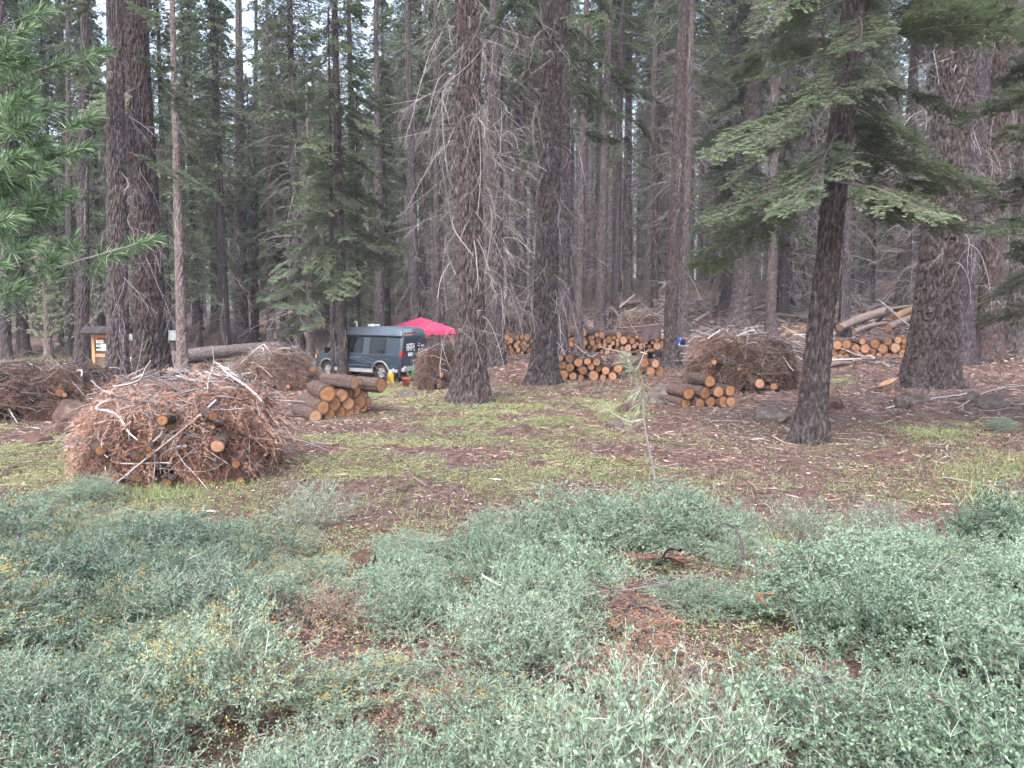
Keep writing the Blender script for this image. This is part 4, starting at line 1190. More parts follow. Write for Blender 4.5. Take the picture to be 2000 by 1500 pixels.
for sgn in (1, -1):
    for x0, x1 in ((-1.74, -.78), (-.38, .58)):
        w = side_panel('window', rounded(x0, x1, 1.16, 1.84, .09), .012, 'black', sgn, van)
        side_panel('pane', rounded(x0 + .03, x1 - .03, 1.36, 1.81, .07), .018, 'glass', sgn, w)
        side_panel('pane', rounded(x0 + .04, (x0 + x1) / 2 - .02, 1.19, 1.33, .03), .018, 'glass', sgn, w)
        side_panel('pane', rounded((x0 + x1) / 2 + .02, x1 - .04, 1.19, 1.33, .03), .018, 'glass', sgn, w)
    d = side_panel('door_window', [(.78, 1.2), (1.78, 1.2), (1.55, 1.55), (1.36, 1.80), (.78, 1.83)], .012, 'glass', sgn, van)
    mr = part('mirror', [box(.12, .2, .26, (1.72, sgn * 1.10, 1.25)), bar((1.7, sgn * .95, 1.2), (1.72, sgn * 1.04, 1.22), .04)], M['black'], van)
    # arch trims, sill, stripes
    for wx in (-1.45, 1.78):
        th = np.linspace(-.12, PI + .12, 22)
        P = np.stack([wx + .47 * np.cos(th), np.array([sgn * (side_y(max(.4, .40 + .45 * math.sin(q))) + .012) for q in th]), .40 + .45 * np.sin(th)], -1)
        part('arch_trim', [tubes(P[None], np.full((1, 22), .030), 6)], M['silver'], van, True)
    part('sill', [bar((-.98, sgn * .965, .42), (1.31, sgn * .965, .42), .07, .15)], M['silver'], van)
    part('rear_sill', [bar((-2.42, sgn * .96, .47), (-1.93, sgn * .96, .47), .06, .12)], M['silver'], van)
    for z0, w0 in ((1.14, .012), (.64, .03)):
        xs_ = np.linspace(-2.4, 2.2, 24)
        xs_ = xs_ if z0 > 1 else xs_[(abs(xs_ + 1.45) > .50) & (abs(xs_ - 1.78) > .50)]
        for seg in np.split(xs_, np.where(np.diff(xs_) > .4)[0] + 1):
            if len(seg) > 1:
                part('stripe', [bar((seg[0], sgn * (side_y(z0) + .002), z0), (seg[-1], sgn * (side_y(z0) + .002), z0), .012, w0)], M['stripe'], van)
    for q in range(3):
        xs_ = np.linspace(-1.9 + .2 * q, .9, 26)
        zc = .86 + .10 * np.sin(xs_ * 2.2 + q * 1.1) + .03 * q
        P = np.stack([xs_, np.array([sgn * (side_y(z) - .003) for z in zc]), zc], -1)
        part('swoosh', [tubes(P[None], (.007 + .006 * np.sin(np.linspace(0, PI, 26)))[None], 5)], M['stripe'], van)
    part('turn_signal', [box(.10, .13, .15, (2.555, sgn * .855, .93))], M['amber'], van)
    part('tail_light', [box(.07, .17, .27, (-2.585, sgn * .83, 1.17)), box(.06, .10, .23, (-2.555, sgn * .915, 1.17))], M['redlight'], van)
    part('headlight', [box(.06, .26, .16, (2.64, sgn * .60, .92))], M['white'], van)
for wx in (-1.45, 1.78):
    for sgn in (1, -1):
        o = link('wheel', MB().add(*lathe([(.14, -.02), (.20, .03), (.215, .085), (.20, .1)], 20, 'y')).mesh('wheel', M['rim'], True), van, (wx, sgn * .84, .355))
        o.scale = (1, sgn, 1)
        part('tyre', [lathe([(.21, -.11), (.33, -.12), (.355, -.08), (.357, 0), (.355, .08), (.33, .115), (.215, .10)], 30, 'y')], M['black'], o, True)
        part('rim', [bar((0, .075, 0), (.2 * math.cos(q * 2 * PI / 5), .075, .2 * math.sin(q * 2 * PI / 5)), .05, .06) for q in range(5)] + [lathe([(0, .1), (.05, .1), (.055, .05)], 12, 'y')], M['rim'], o)
# high top
hs = [(-2.52, 2.06, .80), (-2.44, 2.24, .80), (-2.25, 2.32, .81), (-1.2, 2.34, .82), (.2, 2.31, .82), (.9, 2.26, .82), (1.4, 2.10, .80), (1.62, 1.96, .78)]
def tring(x, zt, w):
    zb = 1.915
    h = [(0, zb), (w, zb), (w * 1.02, zb + .05 * (zt - zb) / .4), (w * .97, zb + .4 * (zt - zb)), (w * .86, zb + .82 * (zt - zb)), (w * .72, zb + .97 * (zt - zb)), (0, zt)]
    return [(x, y, z) for y, z in h] + [(x, -y, z) for y, z in h[-2:0:-1]]
Rt = np.array([tring(*s) for s in hs]); nt_ = Rt.shape[1]
i = (np.arange(len(hs) - 1) * nt_)[:, None]; k = np.arange(nt_)[None]; k2 = (k + 1) % nt_
ht = link('high_top', MB().add(Rt.reshape(-1, 3), np.stack([i + k, i + nt_ + k, i + nt_ + k2, i + k2], -1).reshape(-1, 4)).add(Rt[0], [list(range(nt_))]).mesh('high_top', M['hightop']), van)
part('gutter', [bar((-2.5, s * .835, 1.935), (1.5, s * .835, 1.935), .04, .025) for s in (1, -1)], M['black'], ht)
part('roof_vent', [box(.36, .36, .1, (-.2, 0, 2.36))], M['white'], ht)
part('antenna_mast', [bar((.55, .3, 2.28), (.55, .3, 2.52), .05), bar((.55, .3, 2.52), (.55, .42, 2.5), .06)], M['white'], ht)
# painted picture round the back of the high top
def on_back(y0, y1, z0, z1, o=.006):
    return (np.array([(-2.52 - o + (z - 2.06) * .44 * (z > 2.06), y, z) for y, z in ((y0, z0), (y1, z0), (y1, z1), (y0, z1))]), np.array([[0, 1, 2, 3]]))
part('mural_sand', [on_back(.10, .68, 1.97, 2.13)], M['mur_o'], ht)
part('mural_sky', [on_back(.05, .64, 2.135, 2.24)], M['mur_b'], ht)
part('mural_trees', [on_back(-.70, .05, 1.97, 2.23, .008)], M['mur_g'], ht)
part('brake_light', [box(.04, .26, .06, (-2.50, 0, 2.09))], M['redlight'], ht)
# rear doors
def rear(name, pts, x, mname, parent, th=.02):
    n = len(pts)
    sl = lambda z: .10 * max(0, z - 1.05) ** 1.2
    v = [(x + sl(z), y, z) for y, z in pts] + [(x + th + sl(z), y, z) for y, z in pts]
    me = MB().add(v, [[q, (q + 1) % n, n + (q + 1) % n, n + q] for q in range(n)]).mesh(name, M[mname])
    bm = bmesh.new(); bm.from_mesh(me); bm.verts.ensure_lookup_table(); f = bm.faces.new([bm.verts[q] for q in range(n)])
    bmesh.ops.triangulate(bm, faces=[f]); bmesh.ops.recalc_face_normals(bm, faces=bm.faces); bm.to_mesh(me); bm.free()
    return link(name, me, parent)
for sgn in (1, -1):
    dr = rear('rear_door', rounded(min(sgn * .015, sgn * .72), max(sgn * .015, sgn * .72), .60, 1.86, .06), -2.655, 'van', van, .05)
    w = rear('rear_window', rounded(min(sgn * .09, sgn * .66), max(sgn * .09, sgn * .66), 1.30, 1.80, .07), -2.668, 'glass', dr)
    rs = np.random.default_rng(4 + sgn)
    mb = MB()
    for a in np.linspace(.14, .61, 7):
        for z in np.linspace(1.35, 1.75, 6):
            if rs.random() < (.92 if sgn > 0 else .3):
                sx, sz = rs.uniform(.018, .036), rs.uniform(.018, .04); y = sgn * a + rs.uniform(-.01, .01); zz_ = z + rs.uniform(-.01, .01); xx_ = -2.672 + .10 * max(0, zz_ - 1.05) ** 1.2
                dxl = .05 * sz
                mb.add([(xx_ - .002 - dxl, y - sx, zz_ - sz), (xx_ - .002 - dxl, y + sx, zz_ - sz), (xx_ - .002 + dxl, y + sx, zz_ + sz), (xx_ - .002 + dxl, y - sx, zz_ + sz)], [[0, 1, 2, 3]], rs.random())
    tag(link('stickers', mb.mesh('stickers', M['stickers']), dr), kind='stuff')
part('licence_plate', [box(.012, .30, .15, (-2.668, .42, 1.16))], M['plate'], van)
part('door_seam', [box(.01, .018, 1.24, (-2.645, 0, 1.23))], M['black'], van)
part('rear_bumper', [box(.16, 1.90, .14, (-2.70, 0, .53)), box(.12, 1.7, .06, (-2.70, 0, .63))], M['silver'], van)
part('front_bumper', [box(.16, 1.86, .2, (2.70, 0, .50))], M['silver'], van)
part('door_handle', [box(.03, .14, .04, (-2.67, .10, 1.12))], M['black'], van)
part('spare_tyre', [lathe([(.12, -.1), (.33, -.11), (.35, 0), (.33, .11), (.12, .1)], 24, 'z')], M['black'], van).location = (-.2, .2, .42)

# ------------------------------------------------------------------ canopy behind the van
M['canopy'] = mat('canopy_cloth', lambda nt, b: nt.links.new(ramp(nt, noise(nt, coords(nt), 2, 4), [(.3, (.42, .035, .095)), (.7, (.52, .06, .14))]), b.inputs['Base Color']), .7, .2)
cb = at(822, 640, 36.6); cz = g(cb.x, cb.y)
can = thing('pop_up_canopy', 'red pop-up canopy standing behind the blue van', 'canopy', (cb.x, cb.y, cz), .35)
ez = at(822, 645, 36.6).z - cz; pz = at(813, 619, 36.6).z - cz
n = 15; hw = 1.42
gx_, gy_ = np.meshgrid(np.linspace(-1, 1, n), np.linspace(-1, 1, n))
q = np.maximum(abs(gx_), abs(gy_)); e2 = abs(gx_) + abs(gy_)
zt = ez + (pz - ez) * (1 - q) ** .85 + .035 * (e2 - q) * q - .03 * np.cos(gx_ * 9) * np.cos(gy_ * 9) * q * .6
Vc = np.stack([gx_ * hw, gy_ * hw, zt], -1).reshape(-1, 3)
i = (np.arange(n - 1) * n)[:, None] + np.arange(n - 1)[None]
link('roof_cloth', MB().add(Vc, np.stack([i, i + 1, i + n + 1, i + n], -1).reshape(-1, 4)).mesh('roof_cloth', M['canopy']), can)
for s in range(4):
    t_ = np.linspace(-1, 1, n); e = {0: (t_, -1 + 0 * t_), 1: (t_, 1 + 0 * t_), 2: (-1 + 0 * t_, t_), 3: (1 + 0 * t_, t_)}[s]
    idx = [int(round((b + 1) / 2 * (n - 1))) * n + int(round((a + 1) / 2 * (n - 1))) for a, b in zip(*e)]
    top = Vc[idx] * [1.003, 1.003, 1]; low = top + np.stack([0 * t_, 0 * t_, -.17 - .015 * np.cos(t_ * 14)], -1)
    link('valance', MB().add(np.concatenate([top, low]), [[a, a + 1, n + a + 1, n + a] for a in range(n - 1)]).mesh('valance', M['canopy']), can)
for sx in (-1, 1):
    for sy in (-1, 1):
        part('leg', [bar((sx * hw * .96, sy * hw * .96, -.05), (sx * hw * .96, sy * hw * .96, ez - .02), .045)], M['white'], can)

# ------------------------------------------------------------------ gear behind the van
M['bucket'] = plain('orange_red_plastic', (.72, .075, .035), .45, .4)
M['yellow'] = plain('yellow_plastic', (.72, .42, .03), .45, .4)
M['green_p'] = plain('green_plastic', (.03, .42, .12), .5, .3)
M['blue_p'] = plain('blue_plastic', (.01, .09, .62), .4, .4)
M['stick'] = plain('bare_stick', (.55, .45, .33), .8)
M['towel'] = plain('brown_towel', (.10, .075, .085), .95, .05)
M['tablewood'] = plain('weathered_boards', (.25, .21, .23), .85, .15, var=.3)
M['darksteel'] = plain('dark_steel', (.03, .027, .026), .6, .4)
b = G(793, 756)
bk = thing('bucket', 'orange-red plastic bucket on the ground behind the van', 'bucket', b, .3)
part('tub', [lathe([(0, .01), (.115, .01), (.12, .0), (.15, .33), (.16, .33), (.16, .355), (.146, .355), (.11, .03), (0, .03)], 24)], M['bucket'], bk, True)
th = np.linspace(0, PI, 14)
part('handle', [tubes(np.stack([.155 * np.cos(th), -.10 * np.sin(th) - .02, .33 - .16 * np.sin(th)], -1)[None], np.full((1, 14), .006), 5)], M['darksteel'], bk)
b = G(762, 748)
cr = thing('wire_crate', 'black wire crate with yellow jug beside the rear wheel', 'crate', b, .4)
wires = []
for z in (.02, .14, .26, .38):
    for (p, q) in (((-.2, -.16), (.2, -.16)), ((.2, -.16), (.2, .16)), ((.2, .16), (-.2, .16)), ((-.2, .16), (-.2, -.16))):
        wires.append(bar((*p, z), (*q, z), .012))
for x in np.linspace(-.2, .2, 6):
    for y in (-.16, .16): wires.append(bar((x, y, 0), (x, y, .39), .010))
for y in np.linspace(-.1, .1, 3):
    for x in (-.2, .2): wires.append(bar((x, y, 0), (x, y, .39), .010))
part('wire_frame', wires, M['darksteel'], cr)
yj = thing('yellow_jug', 'yellow plastic jug standing in the wire crate', 'jug', b + Vector((.02, 0, .015)), .2)
part('body', [box(.26, .2, .34, (0, 0, .17)), box(.2, .15, .06, (0, 0, .37))], M['yellow'], yj)
part('cap', [lathe([(0, .46), (.035, .46), (.035, .40), (0, .40)], 12)], M['white'], yj)
b = G(782, 748); b = b + Vector((0, .5, 0))
tb = thing('folding_table', 'low black folding table behind the van', 'table', b, .2)
part('top', [box(.75, .4, .03, (0, 0, .42))], M['black'], tb)
for sx in (-1, 1):
    for sy in (-1, 1): part('leg', [bar((sx * .32, sy * .16, 0), (sx * .34, sy * .17, .41), .025)], M['darksteel'], tb)
o = thing('white_tub', 'crumpled white bag on the low black table', 'bag', b + Vector((-.18, 0, .436)), .5)
bm = bmesh.new(); bmesh.ops.create_icosphere(bm, subdivisions=3, radius=1)
for v in bm.verts:
    f = 1 + .35 * (float(fbm(v.co.x * 2 + 5, v.co.y * 2 + v.co.z * 1.7, 4, 3)) - .5)
    v.co = Vector((v.co.x * .24 * f, v.co.y * .17 * f, max(-.12, v.co.z * .15 * f) + .12))
me = bpy.data.meshes.new('bag'); bm.to_mesh(me); bm.free(); me.materials.append(M['white']); link('sack', me, o)
o.name = 'white_bag'
o = thing('water_jug', 'clear-white water jug on the low black table', 'jug', b + Vector((.16, -.04, .436)))
part('body', [lathe([(0, 0), (.09, 0), (.095, .2), (.05, .27), (.03, .3), (.03, .33), (0, .33)], 16)], M['white'], o, True)
part('cap', [lathe([(0, .365), (.033, .365), (.033, .33), (0, .33)], 12)], M['blue_p'], o)
for k, (pa, pb) in enumerate([((730, 712), (757, 728)), ((746, 714), (757, 726))]):
    a = at(*pa, 27.3 + k * .1); c = G(762, 750) + Vector((.02, -.1 + .1 * k, .10))
    o = link('wooden_pole', MB().add(*tubes(np.array([[list(a), list((a + c) / 2), list(c)]]), np.full((1, 3), .016), 8)).mesh('wooden_pole', M['stick'], True))
    tag(o, ['longer pale wooden pole leaning from the wire crate', 'shorter pale wooden pole leaning from the wire crate'][k], 'pole')
b = G(811, 748)
ch = thing('camp_chair', 'bright green folding camp chair behind the van', 'chair', b, -.4)
for s in (-1, 1):
    part('leg', [bar((s * .22, -.2, 0), (s * .22, .16, .36), .028)], M['green_p'], ch); part('leg', [bar((s * .24, .2, 0), (s * .24, -.2, .36), .028)], M['green_p'], ch)
    part('back_post', [bar((s * .22, .14, .34), (s * .22, .3, .78), .03)], M['green_p'], ch)
    part('armrest', [bar((s * .25, -.2, .5), (s * .25, .2, .52), .045, .02), bar((s * .25, -.18, .36), (s * .25, -.18, .5), .024)], M['green_p'], ch)
part('seat', [box(.42, .36, .02, (0, -.02, .36))], M['black'], ch)
part('backrest', [bar((0, .2, .48), (0, .29, .74), .40, .02)], M['black'], ch)
b = G(788, 745) + Vector((0, .6, 0))
hp = thing('garden_hose', 'black hose arching up with a green nozzle behind the van', 'hose', b)
th = np.linspace(0, PI, 16)
part('hose', [tubes(np.stack([-.32 + .30 * (1 - np.cos(th)) * .9, 0 * th + .1, .45 + .45 * np.sin(th * .72)], -1)[None], np.full((1, 16), .016), 6), tubes(np.array([[[-.32, .1, .46], [-.36, .1, .2], [-.3, .1, .01]]]), np.full((1, 3), .016), 6)], M['black'], hp, True)
part('nozzle', [lathe([(0, 0), (.03, 0), (.04, .1), (.02, .13), (0, .13)], 12)], M['green_p'], hp).location = (.20, .1, .78)

# ------------------------------------------------------------------ towel, picnic table, cooler, wheelbarrow, buckets
ta = at(1254, 637, 33); tb2 = at(1291, 632, 33)
t1 = np.linspace(0, 1, 16)[None]; z1 = np.linspace(0, 1, 14)[:, None]
Xx = ta.x + (tb2.x - ta.x) * t1 + 0 * z1; Zt = ta.z + (tb2.z - ta.z) * t1 - .03 * np.sin(PI * t1)
hgt = .66 - .06 * t1 + .02 * np.sin(t1 * 9)
Zz = Zt - hgt * z1; Yy = 33 + .05 * np.sin(t1 * 11 + z1 * 2) * z1 + .02 * np.sin(t1 * 4)
front = np.stack([Xx, Yy, Zz], -1); back = np.stack([Xx + .01, Yy + .06 + 0 * Yy, Zt - hgt * 1.12 * z1 * (1 - .25 * t1)], -1)
i = (np.arange(13) * 16)[:, None] + np.arange(15)[None]; F = np.stack([i, i + 1, i + 17, i + 16], -1).reshape(-1, 4)
tw = link('towel', MB().add(front.reshape(-1, 3), F).add(back.reshape(-1, 3), F).mesh('towel', M['towel'], True))
tag(tw, 'dark brown towel hung over a line beside the log wall', 'towel')
la = at(1209, 640, 33.4); lb = at(1306, 630, 33.6)
P = np.array([list(la), list(ta + Vector((0, .03, .004))), list(tb2 + Vector((0, .03, .004))), list(lb)])
tag(link('clothes_line', MB().add(*tubes(P[None], np.full((1, 4), .007), 5)).mesh('clothes_line', M['stick'])), 'thin cord carrying the brown towel between two trunks', 'cord')
b = G(1352, 717) + Vector((.1, 1.4, 0)); b.z = g(b.x, b.y)
pt = thing('picnic_table', 'weathered picnic table with dark steel legs behind the slash pile', 'picnic table', b, .25)
for k in range(5): part('plank', [box(1.9, .145, .045, (0, -.32 + .16 * k, .74))], M['tablewood'], pt)
for sy in (-1, 1):
    for k in range(2): part('bench_plank', [box(1.9, .14, .045, (0, sy * (.60 + .15 * k), .44))], M['tablewood'], pt)
for sx in (-1, 1):
    x = sx * .62
    part('leg_frame', [bar((x, -.55, 0), (x, -.2, .71), .06), bar((x, .55, 0), (x, .2, .71), .06), bar((x, -.78, .40), (x, .78, .40), .06), bar((x, -.36, .69), (x, .36, .69), .06), bar((x, -.75, .03), (x, .75, .03), .06)], M['darksteel'], pt)
o = thing('water_cooler', 'bright blue water cooler with white spout on the picnic table', 'cooler', b + Vector((-.55, -.22, .765)), .2)
part('barrel', [lathe([(0, 0), (.17, 0), (.18, .03), (.185, .26), (.175, .3), (0, .3)], 24)], M['blue_p'], o, True)
part('lid', [lathe([(0, .36), (.10, .36), (.16, .34), (.19, .32), (.19, .30), (0, .30)], 24)], M['blue_p'], o, True)
part('spout', [bar((.05, -.18, .06), (.06, -.25, .05), .05)], M['white'], o)
part('button', [box(.03, .03, .03, (.03, -.20, .10))], M['redlight'], o)
part('handle', [bar((-.2, 0, .22), (-.2, 0, .32), .03), bar((.2, 0, .22), (.2, 0, .32), .03)], M['white'], o)
o = thing('dark_pot', 'dark pot standing behind the blue cooler on the table', 'pot', b + Vector((-.18, .16, .765)))
part('pot_body', [lathe([(0, 0), (.13, 0), (.14, .24), (.125, .24), (.115, .02), (0, .02)], 18)], M['black'], o, True)
part('rim', [lathe([(.125, .235), (.15, .235), (.15, .25), (.125, .25), (.125, .235)], 18)], M['darksteel'], o)
b = G(1322, 716) + Vector((.05, .35, 0)); b.z = g(b.x, b.y)
wb = thing('wheelbarrow', 'wheelbarrow with a black tyre behind the straight stubby trunk', 'wheelbarrow', b, 2.6)
w = link('wheel', MB().add(*lathe([(.05, -.03), (.14, -.02), (.14, .02), (.05, .03), (.05, -.03)], 16, 'y')).mesh('wheel', M['silver']), wb, (0, 0, .22))
part('tyre', [lathe([(.13, -.04), (.2, -.055), (.225, 0), (.2, .055), (.13, .04), (.13, -.04)], 26, 'y')], M['black'], w, True)
part('tray', [(np.array([(.1, -.2, .35), (.8, -.25, .35), (.8, .25, .35), (.1, .2, .35), (-.15, -.3, .62), (1.0, -.34, .6), (1.0, .34, .6), (-.15, .3, .62)]), np.array([[3, 2, 1, 0], [0, 1, 5, 4], [1, 2, 6, 5], [2, 3, 7, 6], [3, 0, 4, 7]]))], M['darksteel'], wb)
for s in (-1, 1):
    part('handle', [bar((0, s * .06, .22), (1.5, s * .32, .55), .035)], M['stick'], wb); part('leg', [bar((.75, s * .2, .36), (.8, s * .24, 0), .03)], M['darksteel'], wb)
def pail(label, p, r, h, rz=0):
    o = thing('pail', label, 'bucket', p, rz)
    part('tub', [lathe([(0, .01), (r * .85, .0), (r, h), (r * 1.06, h), (r * 1.06, h * 1.05), (r * .93, h * 1.05), (r * .8, .03), (0, .03)], 22)], M['black'], o, True)
    t5 = np.linspace(0, PI, 12)
    part('handle', [tubes(np.stack([r * np.cos(t5), 0 * t5, h + r * .9 * np.sin(t5)], -1)[None], np.full((1, 12), .006), 5)], M['darksteel'], o)
    return o
p = at(1273, 701, 28.7); pail('black bucket standing on the small log heap by the towel', (p.x, p.y + .3, p.z), .12, .25)
o = pail('black bucket tipped over on top of the long log wall', at(1206, 660, 40.3), .14, .3, .3); o.rotation_euler = (.3, 1.2, .3)
for k, (px, py) in enumerate([(1228, 658), (1248, 664)]):
    p = at(px, py, 39.8); add_log('pale round log end on top of the long wall beside the towel', 'pale logs on top of the long wall', (p.x, p.y + .5, p.z), -PI / 2 + .1, .20, 1.1, 0, rg)

# ------------------------------------------------------------------ notice board, fee box and hut on the left
M['post'] = plain('orange_timber', (.46, .235, .11), .8, .15, var=.25)
M['board'] = plain('dark_board', (.04, .035, .04), .8)
M['paper'] = tinted('paper', [(0, (.55, .58, .60)), (1, (.78, .78, .78))], .7)
M['shingle'] = plain('grey_shingle', (.24, .255, .26), .85, .15, var=.4, scale=3)
M['shingle_dark'] = plain('dark_shingle', (.045, .043, .046), .9, .08, var=.4, scale=3)
M['hutwall'] = plain('hut_boards', (.085, .065, .06), .85, .1, var=.3)
M['brownbox'] = plain('brown_metal', (.11, .055, .035), .6)
b = G(186, 722)
kb = thing('notice_board', 'orange timber notice board with white papers at the left', 'notice board', b, -.12)
for x in (0, 1.75): part('post', [box(.15, .15, 1.95, (x, 0, .93))], M['post'], kb)
part('top_rail', [box(1.6, .09, .13, (.875, 0, 1.66))], M['post'], kb); part('bottom_rail', [box(1.6, .09, .15, (.875, 0, .72))], M['post'], kb)
bd = part('panel', [box(1.59, .04, .79, (.875, 0, 1.195))], M['board'], kb)
for x, z, w_, h_ in ((.34, 1.40, .40, .16), (.24, 1.20, .20, .10), (.24, 1.0, .20, .09), (.52, 1.12, .28, .34), (.95, 1.2, .3, .4), (1.3, 1.25, .3, .3)):
    pp = part('paper', [box(w_, .006, h_, (x, -.026, z))], M['paper'], kb)
    for q in range(3): part('print', [box(w_ * .7, .003, .012, (x, -.031, z + h_ * (.25 - .22 * q)))], M['board'], pp)
part('red_header', [box(.42, .006, .06, (.34, -.027, 1.53))], M['redlight'], kb)
rf = thing('x', 'x', 'x') ; bpy.data.objects.remove(rf)
for s in (-1, 1):
    sl = link('roof', MB().add(*bar((.875 - 1.25, 0, 0), (.875 + 1.25, 0, 0), .6, .05)).mesh('roof', M['shingle_dark']), kb, (0, s * .26, 1.98), (-s * .6, 0, 0))
    for r_ in range(4):
        for c_ in range(9):
            link('shingle', MB().add(*box(.265, .16, .018, (-.24 + c_ * .28, 0, 0))).mesh('shingle', M['shingle_dark']), sl, (0, s * (-.2 + .14 * r_), .036), (s * .06, 0, 0))
part('brace', [bar((0.05, 0, 1.5), (.35, 0, 1.66), .08), bar((1.7, 0, 1.5), (1.4, 0, 1.66), .08)], M['post'], kb)
b = G(260, 728)
fb = thing('fee_box', 'small brown box with white labels between the two left trunks', 'fee box', b)
part('post', [box(.12, .12, .75, (0, 0, .36))], M['brownbox'], fb); part('box', [box(.34, .22, .5, (0, 0, .55))], M['brownbox'], fb); part('lid', [box(.38, .28, .03, (0, -.01, .83))], M['board'], fb)
part('label', [box(.22, .004, .09, (0, -.113, .70))], M['paper'], fb); part('label', [box(.18, .004, .06, (0, -.113, .58))], M['paper'], fb)
b = at(300, 690, 45); b.z = g(b.x, b.y)
ht_ = thing('small_hut', 'small dark wooden hut with grey shingle roof behind the left trunks', 'hut', b, .15)
for k in range(13): part('wall_board', [box(.215, .05, 1.25, (-1.4 + .225 * k + .05, -1.1, .6))], M['hutwall'], ht_)
part('wall', [box(2.9, .06, 1.25, (0, 1.1, .6)), box(.06, 2.2, 1.25, (-1.45, 0, .6)), box(.06, 2.2, 1.25, (1.45, 0, .6))], M['hutwall'], ht_)
wd = part('window', [box(.42, .03, .34, (.95, -1.14, .85))], M['tablewood'], ht_); part('pane', [box(.34, .02, .26, (.95, -1.152, .85))], M['glass'], wd)
for s in (-1, 1):
    sl = link('roof', MB().add(*box(3.3, 1.35, .05)).mesh('roof', M['shingle']), ht_, (0, s * .62, 1.46), (-s * .40, 0, 0))
    if s < 0:
        for r_ in range(6):
            for c_ in range(11):
                link('shingle', MB().add(*box(.285, .26, .02)).mesh('shingle', M['shingle']), sl, (-1.5 + .3 * c_ + (.15 if r_ % 2 else 0) - .07, -.55 + .21 * r_, .042), (-.09, 0, 0))
# ------------------------------------------------------------------ thorny shrubs of the foreground
def shrub_mesh(seed, leafmat='leaf', stems=70, seeds=0, big=1.0, bare=0.0, dark=0.0):
    rng = np.random.default_rng(seed)
    mb = MB()
    ang = rng.uniform(0, 2 * PI, stems); q = rng.uniform(.05, 1, stems) ** .55
    R, H = .62, .50
    end = np.stack([R * q * np.cos(ang), R * q * np.sin(ang), H * np.sqrt(np.clip(1 - q ** 2.4, 0, 1)) * rng.uniform(.65, 1.15, stems) + .06], -1)
    st_ = np.stack([rng.normal(size=stems) * .08, rng.normal(size=stems) * .08, np.zeros(stems)], -1)
    t = np.linspace(0, 1, 6)[None, :, None]
    mid = st_ * .4 + end * .6; mid[:, 2] = end[:, 2] * .75
    P = st_[:, None] * (1 - t) ** 2 + 2 * mid[:, None] * t * (1 - t) + end[:, None] * t ** 2 + rng.normal(size=(stems, 6, 3)) * .012
    s = np.linspace(0, 1, 6)
    v, f = tubes(P, np.broadcast_to(.0042 * (1 - .65 * s), (stems, 6)), 3)
    mb.add(v, f, .25 + .35 * np.tile(np.repeat(s, 3), stems), 0)
    def sub(Pp, k, l0, l1, r, n, t0, upb, zig):
        idx = np.repeat(np.arange(len(Pp)), k); m = len(idx); tt = rng.uniform(t0, 1, m) * (Pp.shape[1] - 1)
        i0 = np.minimum(tt.astype(int), Pp.shape[1] - 2); fr_ = (tt - i0)[:, None]
        A = Pp[idx, i0] * (1 - fr_) + Pp[idx, i0 + 1] * fr_
        T = nrm(Pp[idx, i0 + 1] - Pp[idx, i0])
        D = nrm(T * .7 + rdir(m, rng) * .9 + np.array([0, 0, upb]))
        L = rng.uniform(l0, l1, m)
        w = np.linspace(0, 1, n)[None, :, None]
        zz_ = rng.normal(size=(m, n, 3)) * zig * L[:, None, None]; zz_[:, 0] = 0
        Q = A[:, None] + D[:, None] * L[:, None, None] * w + zz_
        v, f = tubes(Q, np.broadcast_to(r * (1 - .5 * np.linspace(0, 1, n)), (m, n)), 3)
        return Q, v, f, D
    Q1, v, f, D1 = sub(P, 8, .09, .22, .0020, 4, .42, .25, .06)
    mb.add(v, f, np.clip(.40 - dark + rng.normal(size=len(Q1)) * .22, 0, 1).repeat(12), 0)
    Q2, v, f, D2 = sub(Q1, 2, .03, .075, .0011, 2, .3, .35, .0)
    mb.add(v, f, np.clip(.80 - dark + rng.normal(size=len(Q2)) * .2, 0, 1).repeat(6), 0)
    if bare < 1:
        for Q, per, l in ((Q1, 19, 1.0), (Q2, 4, .85)):
            idx = np.repeat(np.arange(len(Q)), per); m = len(idx)
            keep = rng.random(m) > bare; idx = idx[keep]; m = len(idx)
            tt = rng.uniform(.05, 1, m) * (Q.shape[1] - 1); i0 = np.minimum(tt.astype(int), Q.shape[1] - 2); fr_ = (tt - i0)[:, None]
            A = Q[idx, i0] * (1 - fr_) + Q[idx, i0 + 1] * fr_
            U = nrm(rdir(m, rng) + np.array([0, 0, .5])) * (rng.uniform(.013, .025, (m, 1)) * big * l)
            W_ = nrm(np.cross(U, rdir(m, rng) * .6 + [0, 0, .3])) * np.linalg.norm(U, axis=1, keepdims=True) * .27
            v, f = quads(A + rdir(m, rng) * .004, U, W_)
            br = .30 + .35 * rng.random(m) + rng.normal(size=m) * .12
            mb.add(v, f, np.clip(br, 0, 1).repeat(4), 1)
    if seeds:
        idx = rng.integers(0, len(Q2), seeds); per = 26
        C = np.repeat(Q2[idx, -1] + [0, 0, .015], per, 0) + rng.normal(size=(seeds * per, 3)) * [.020, .020, .016]
        U = rdir(len(C), rng) * rng.uniform(.006, .012, (len(C), 1))
        v, f = quads(C, U, nrm(np.cross(U, rdir(len(C), rng))) * .004)
        mb.add(v, f, rng.random(len(C)).repeat(4), 2)
    out = []
    for mi, nm, mm in ((0, 'stems', 'shrub_twig'), (1, 'foliage', leafmat), (2, 'seed_heads', 'seed')):
        sel = [k for k in range(len(mb.F)) if mb.M[k][0] == mi]
        if not sel: continue
        o = MB()
        off = np.cumsum([0] + [len(v) for v in mb.V])
        for k in sel: o.add(mb.V[k], mb.F[k] - off[k], mb.T[k], 0)
        out.append((nm, o.mesh(nm, M[mm])))
    return out
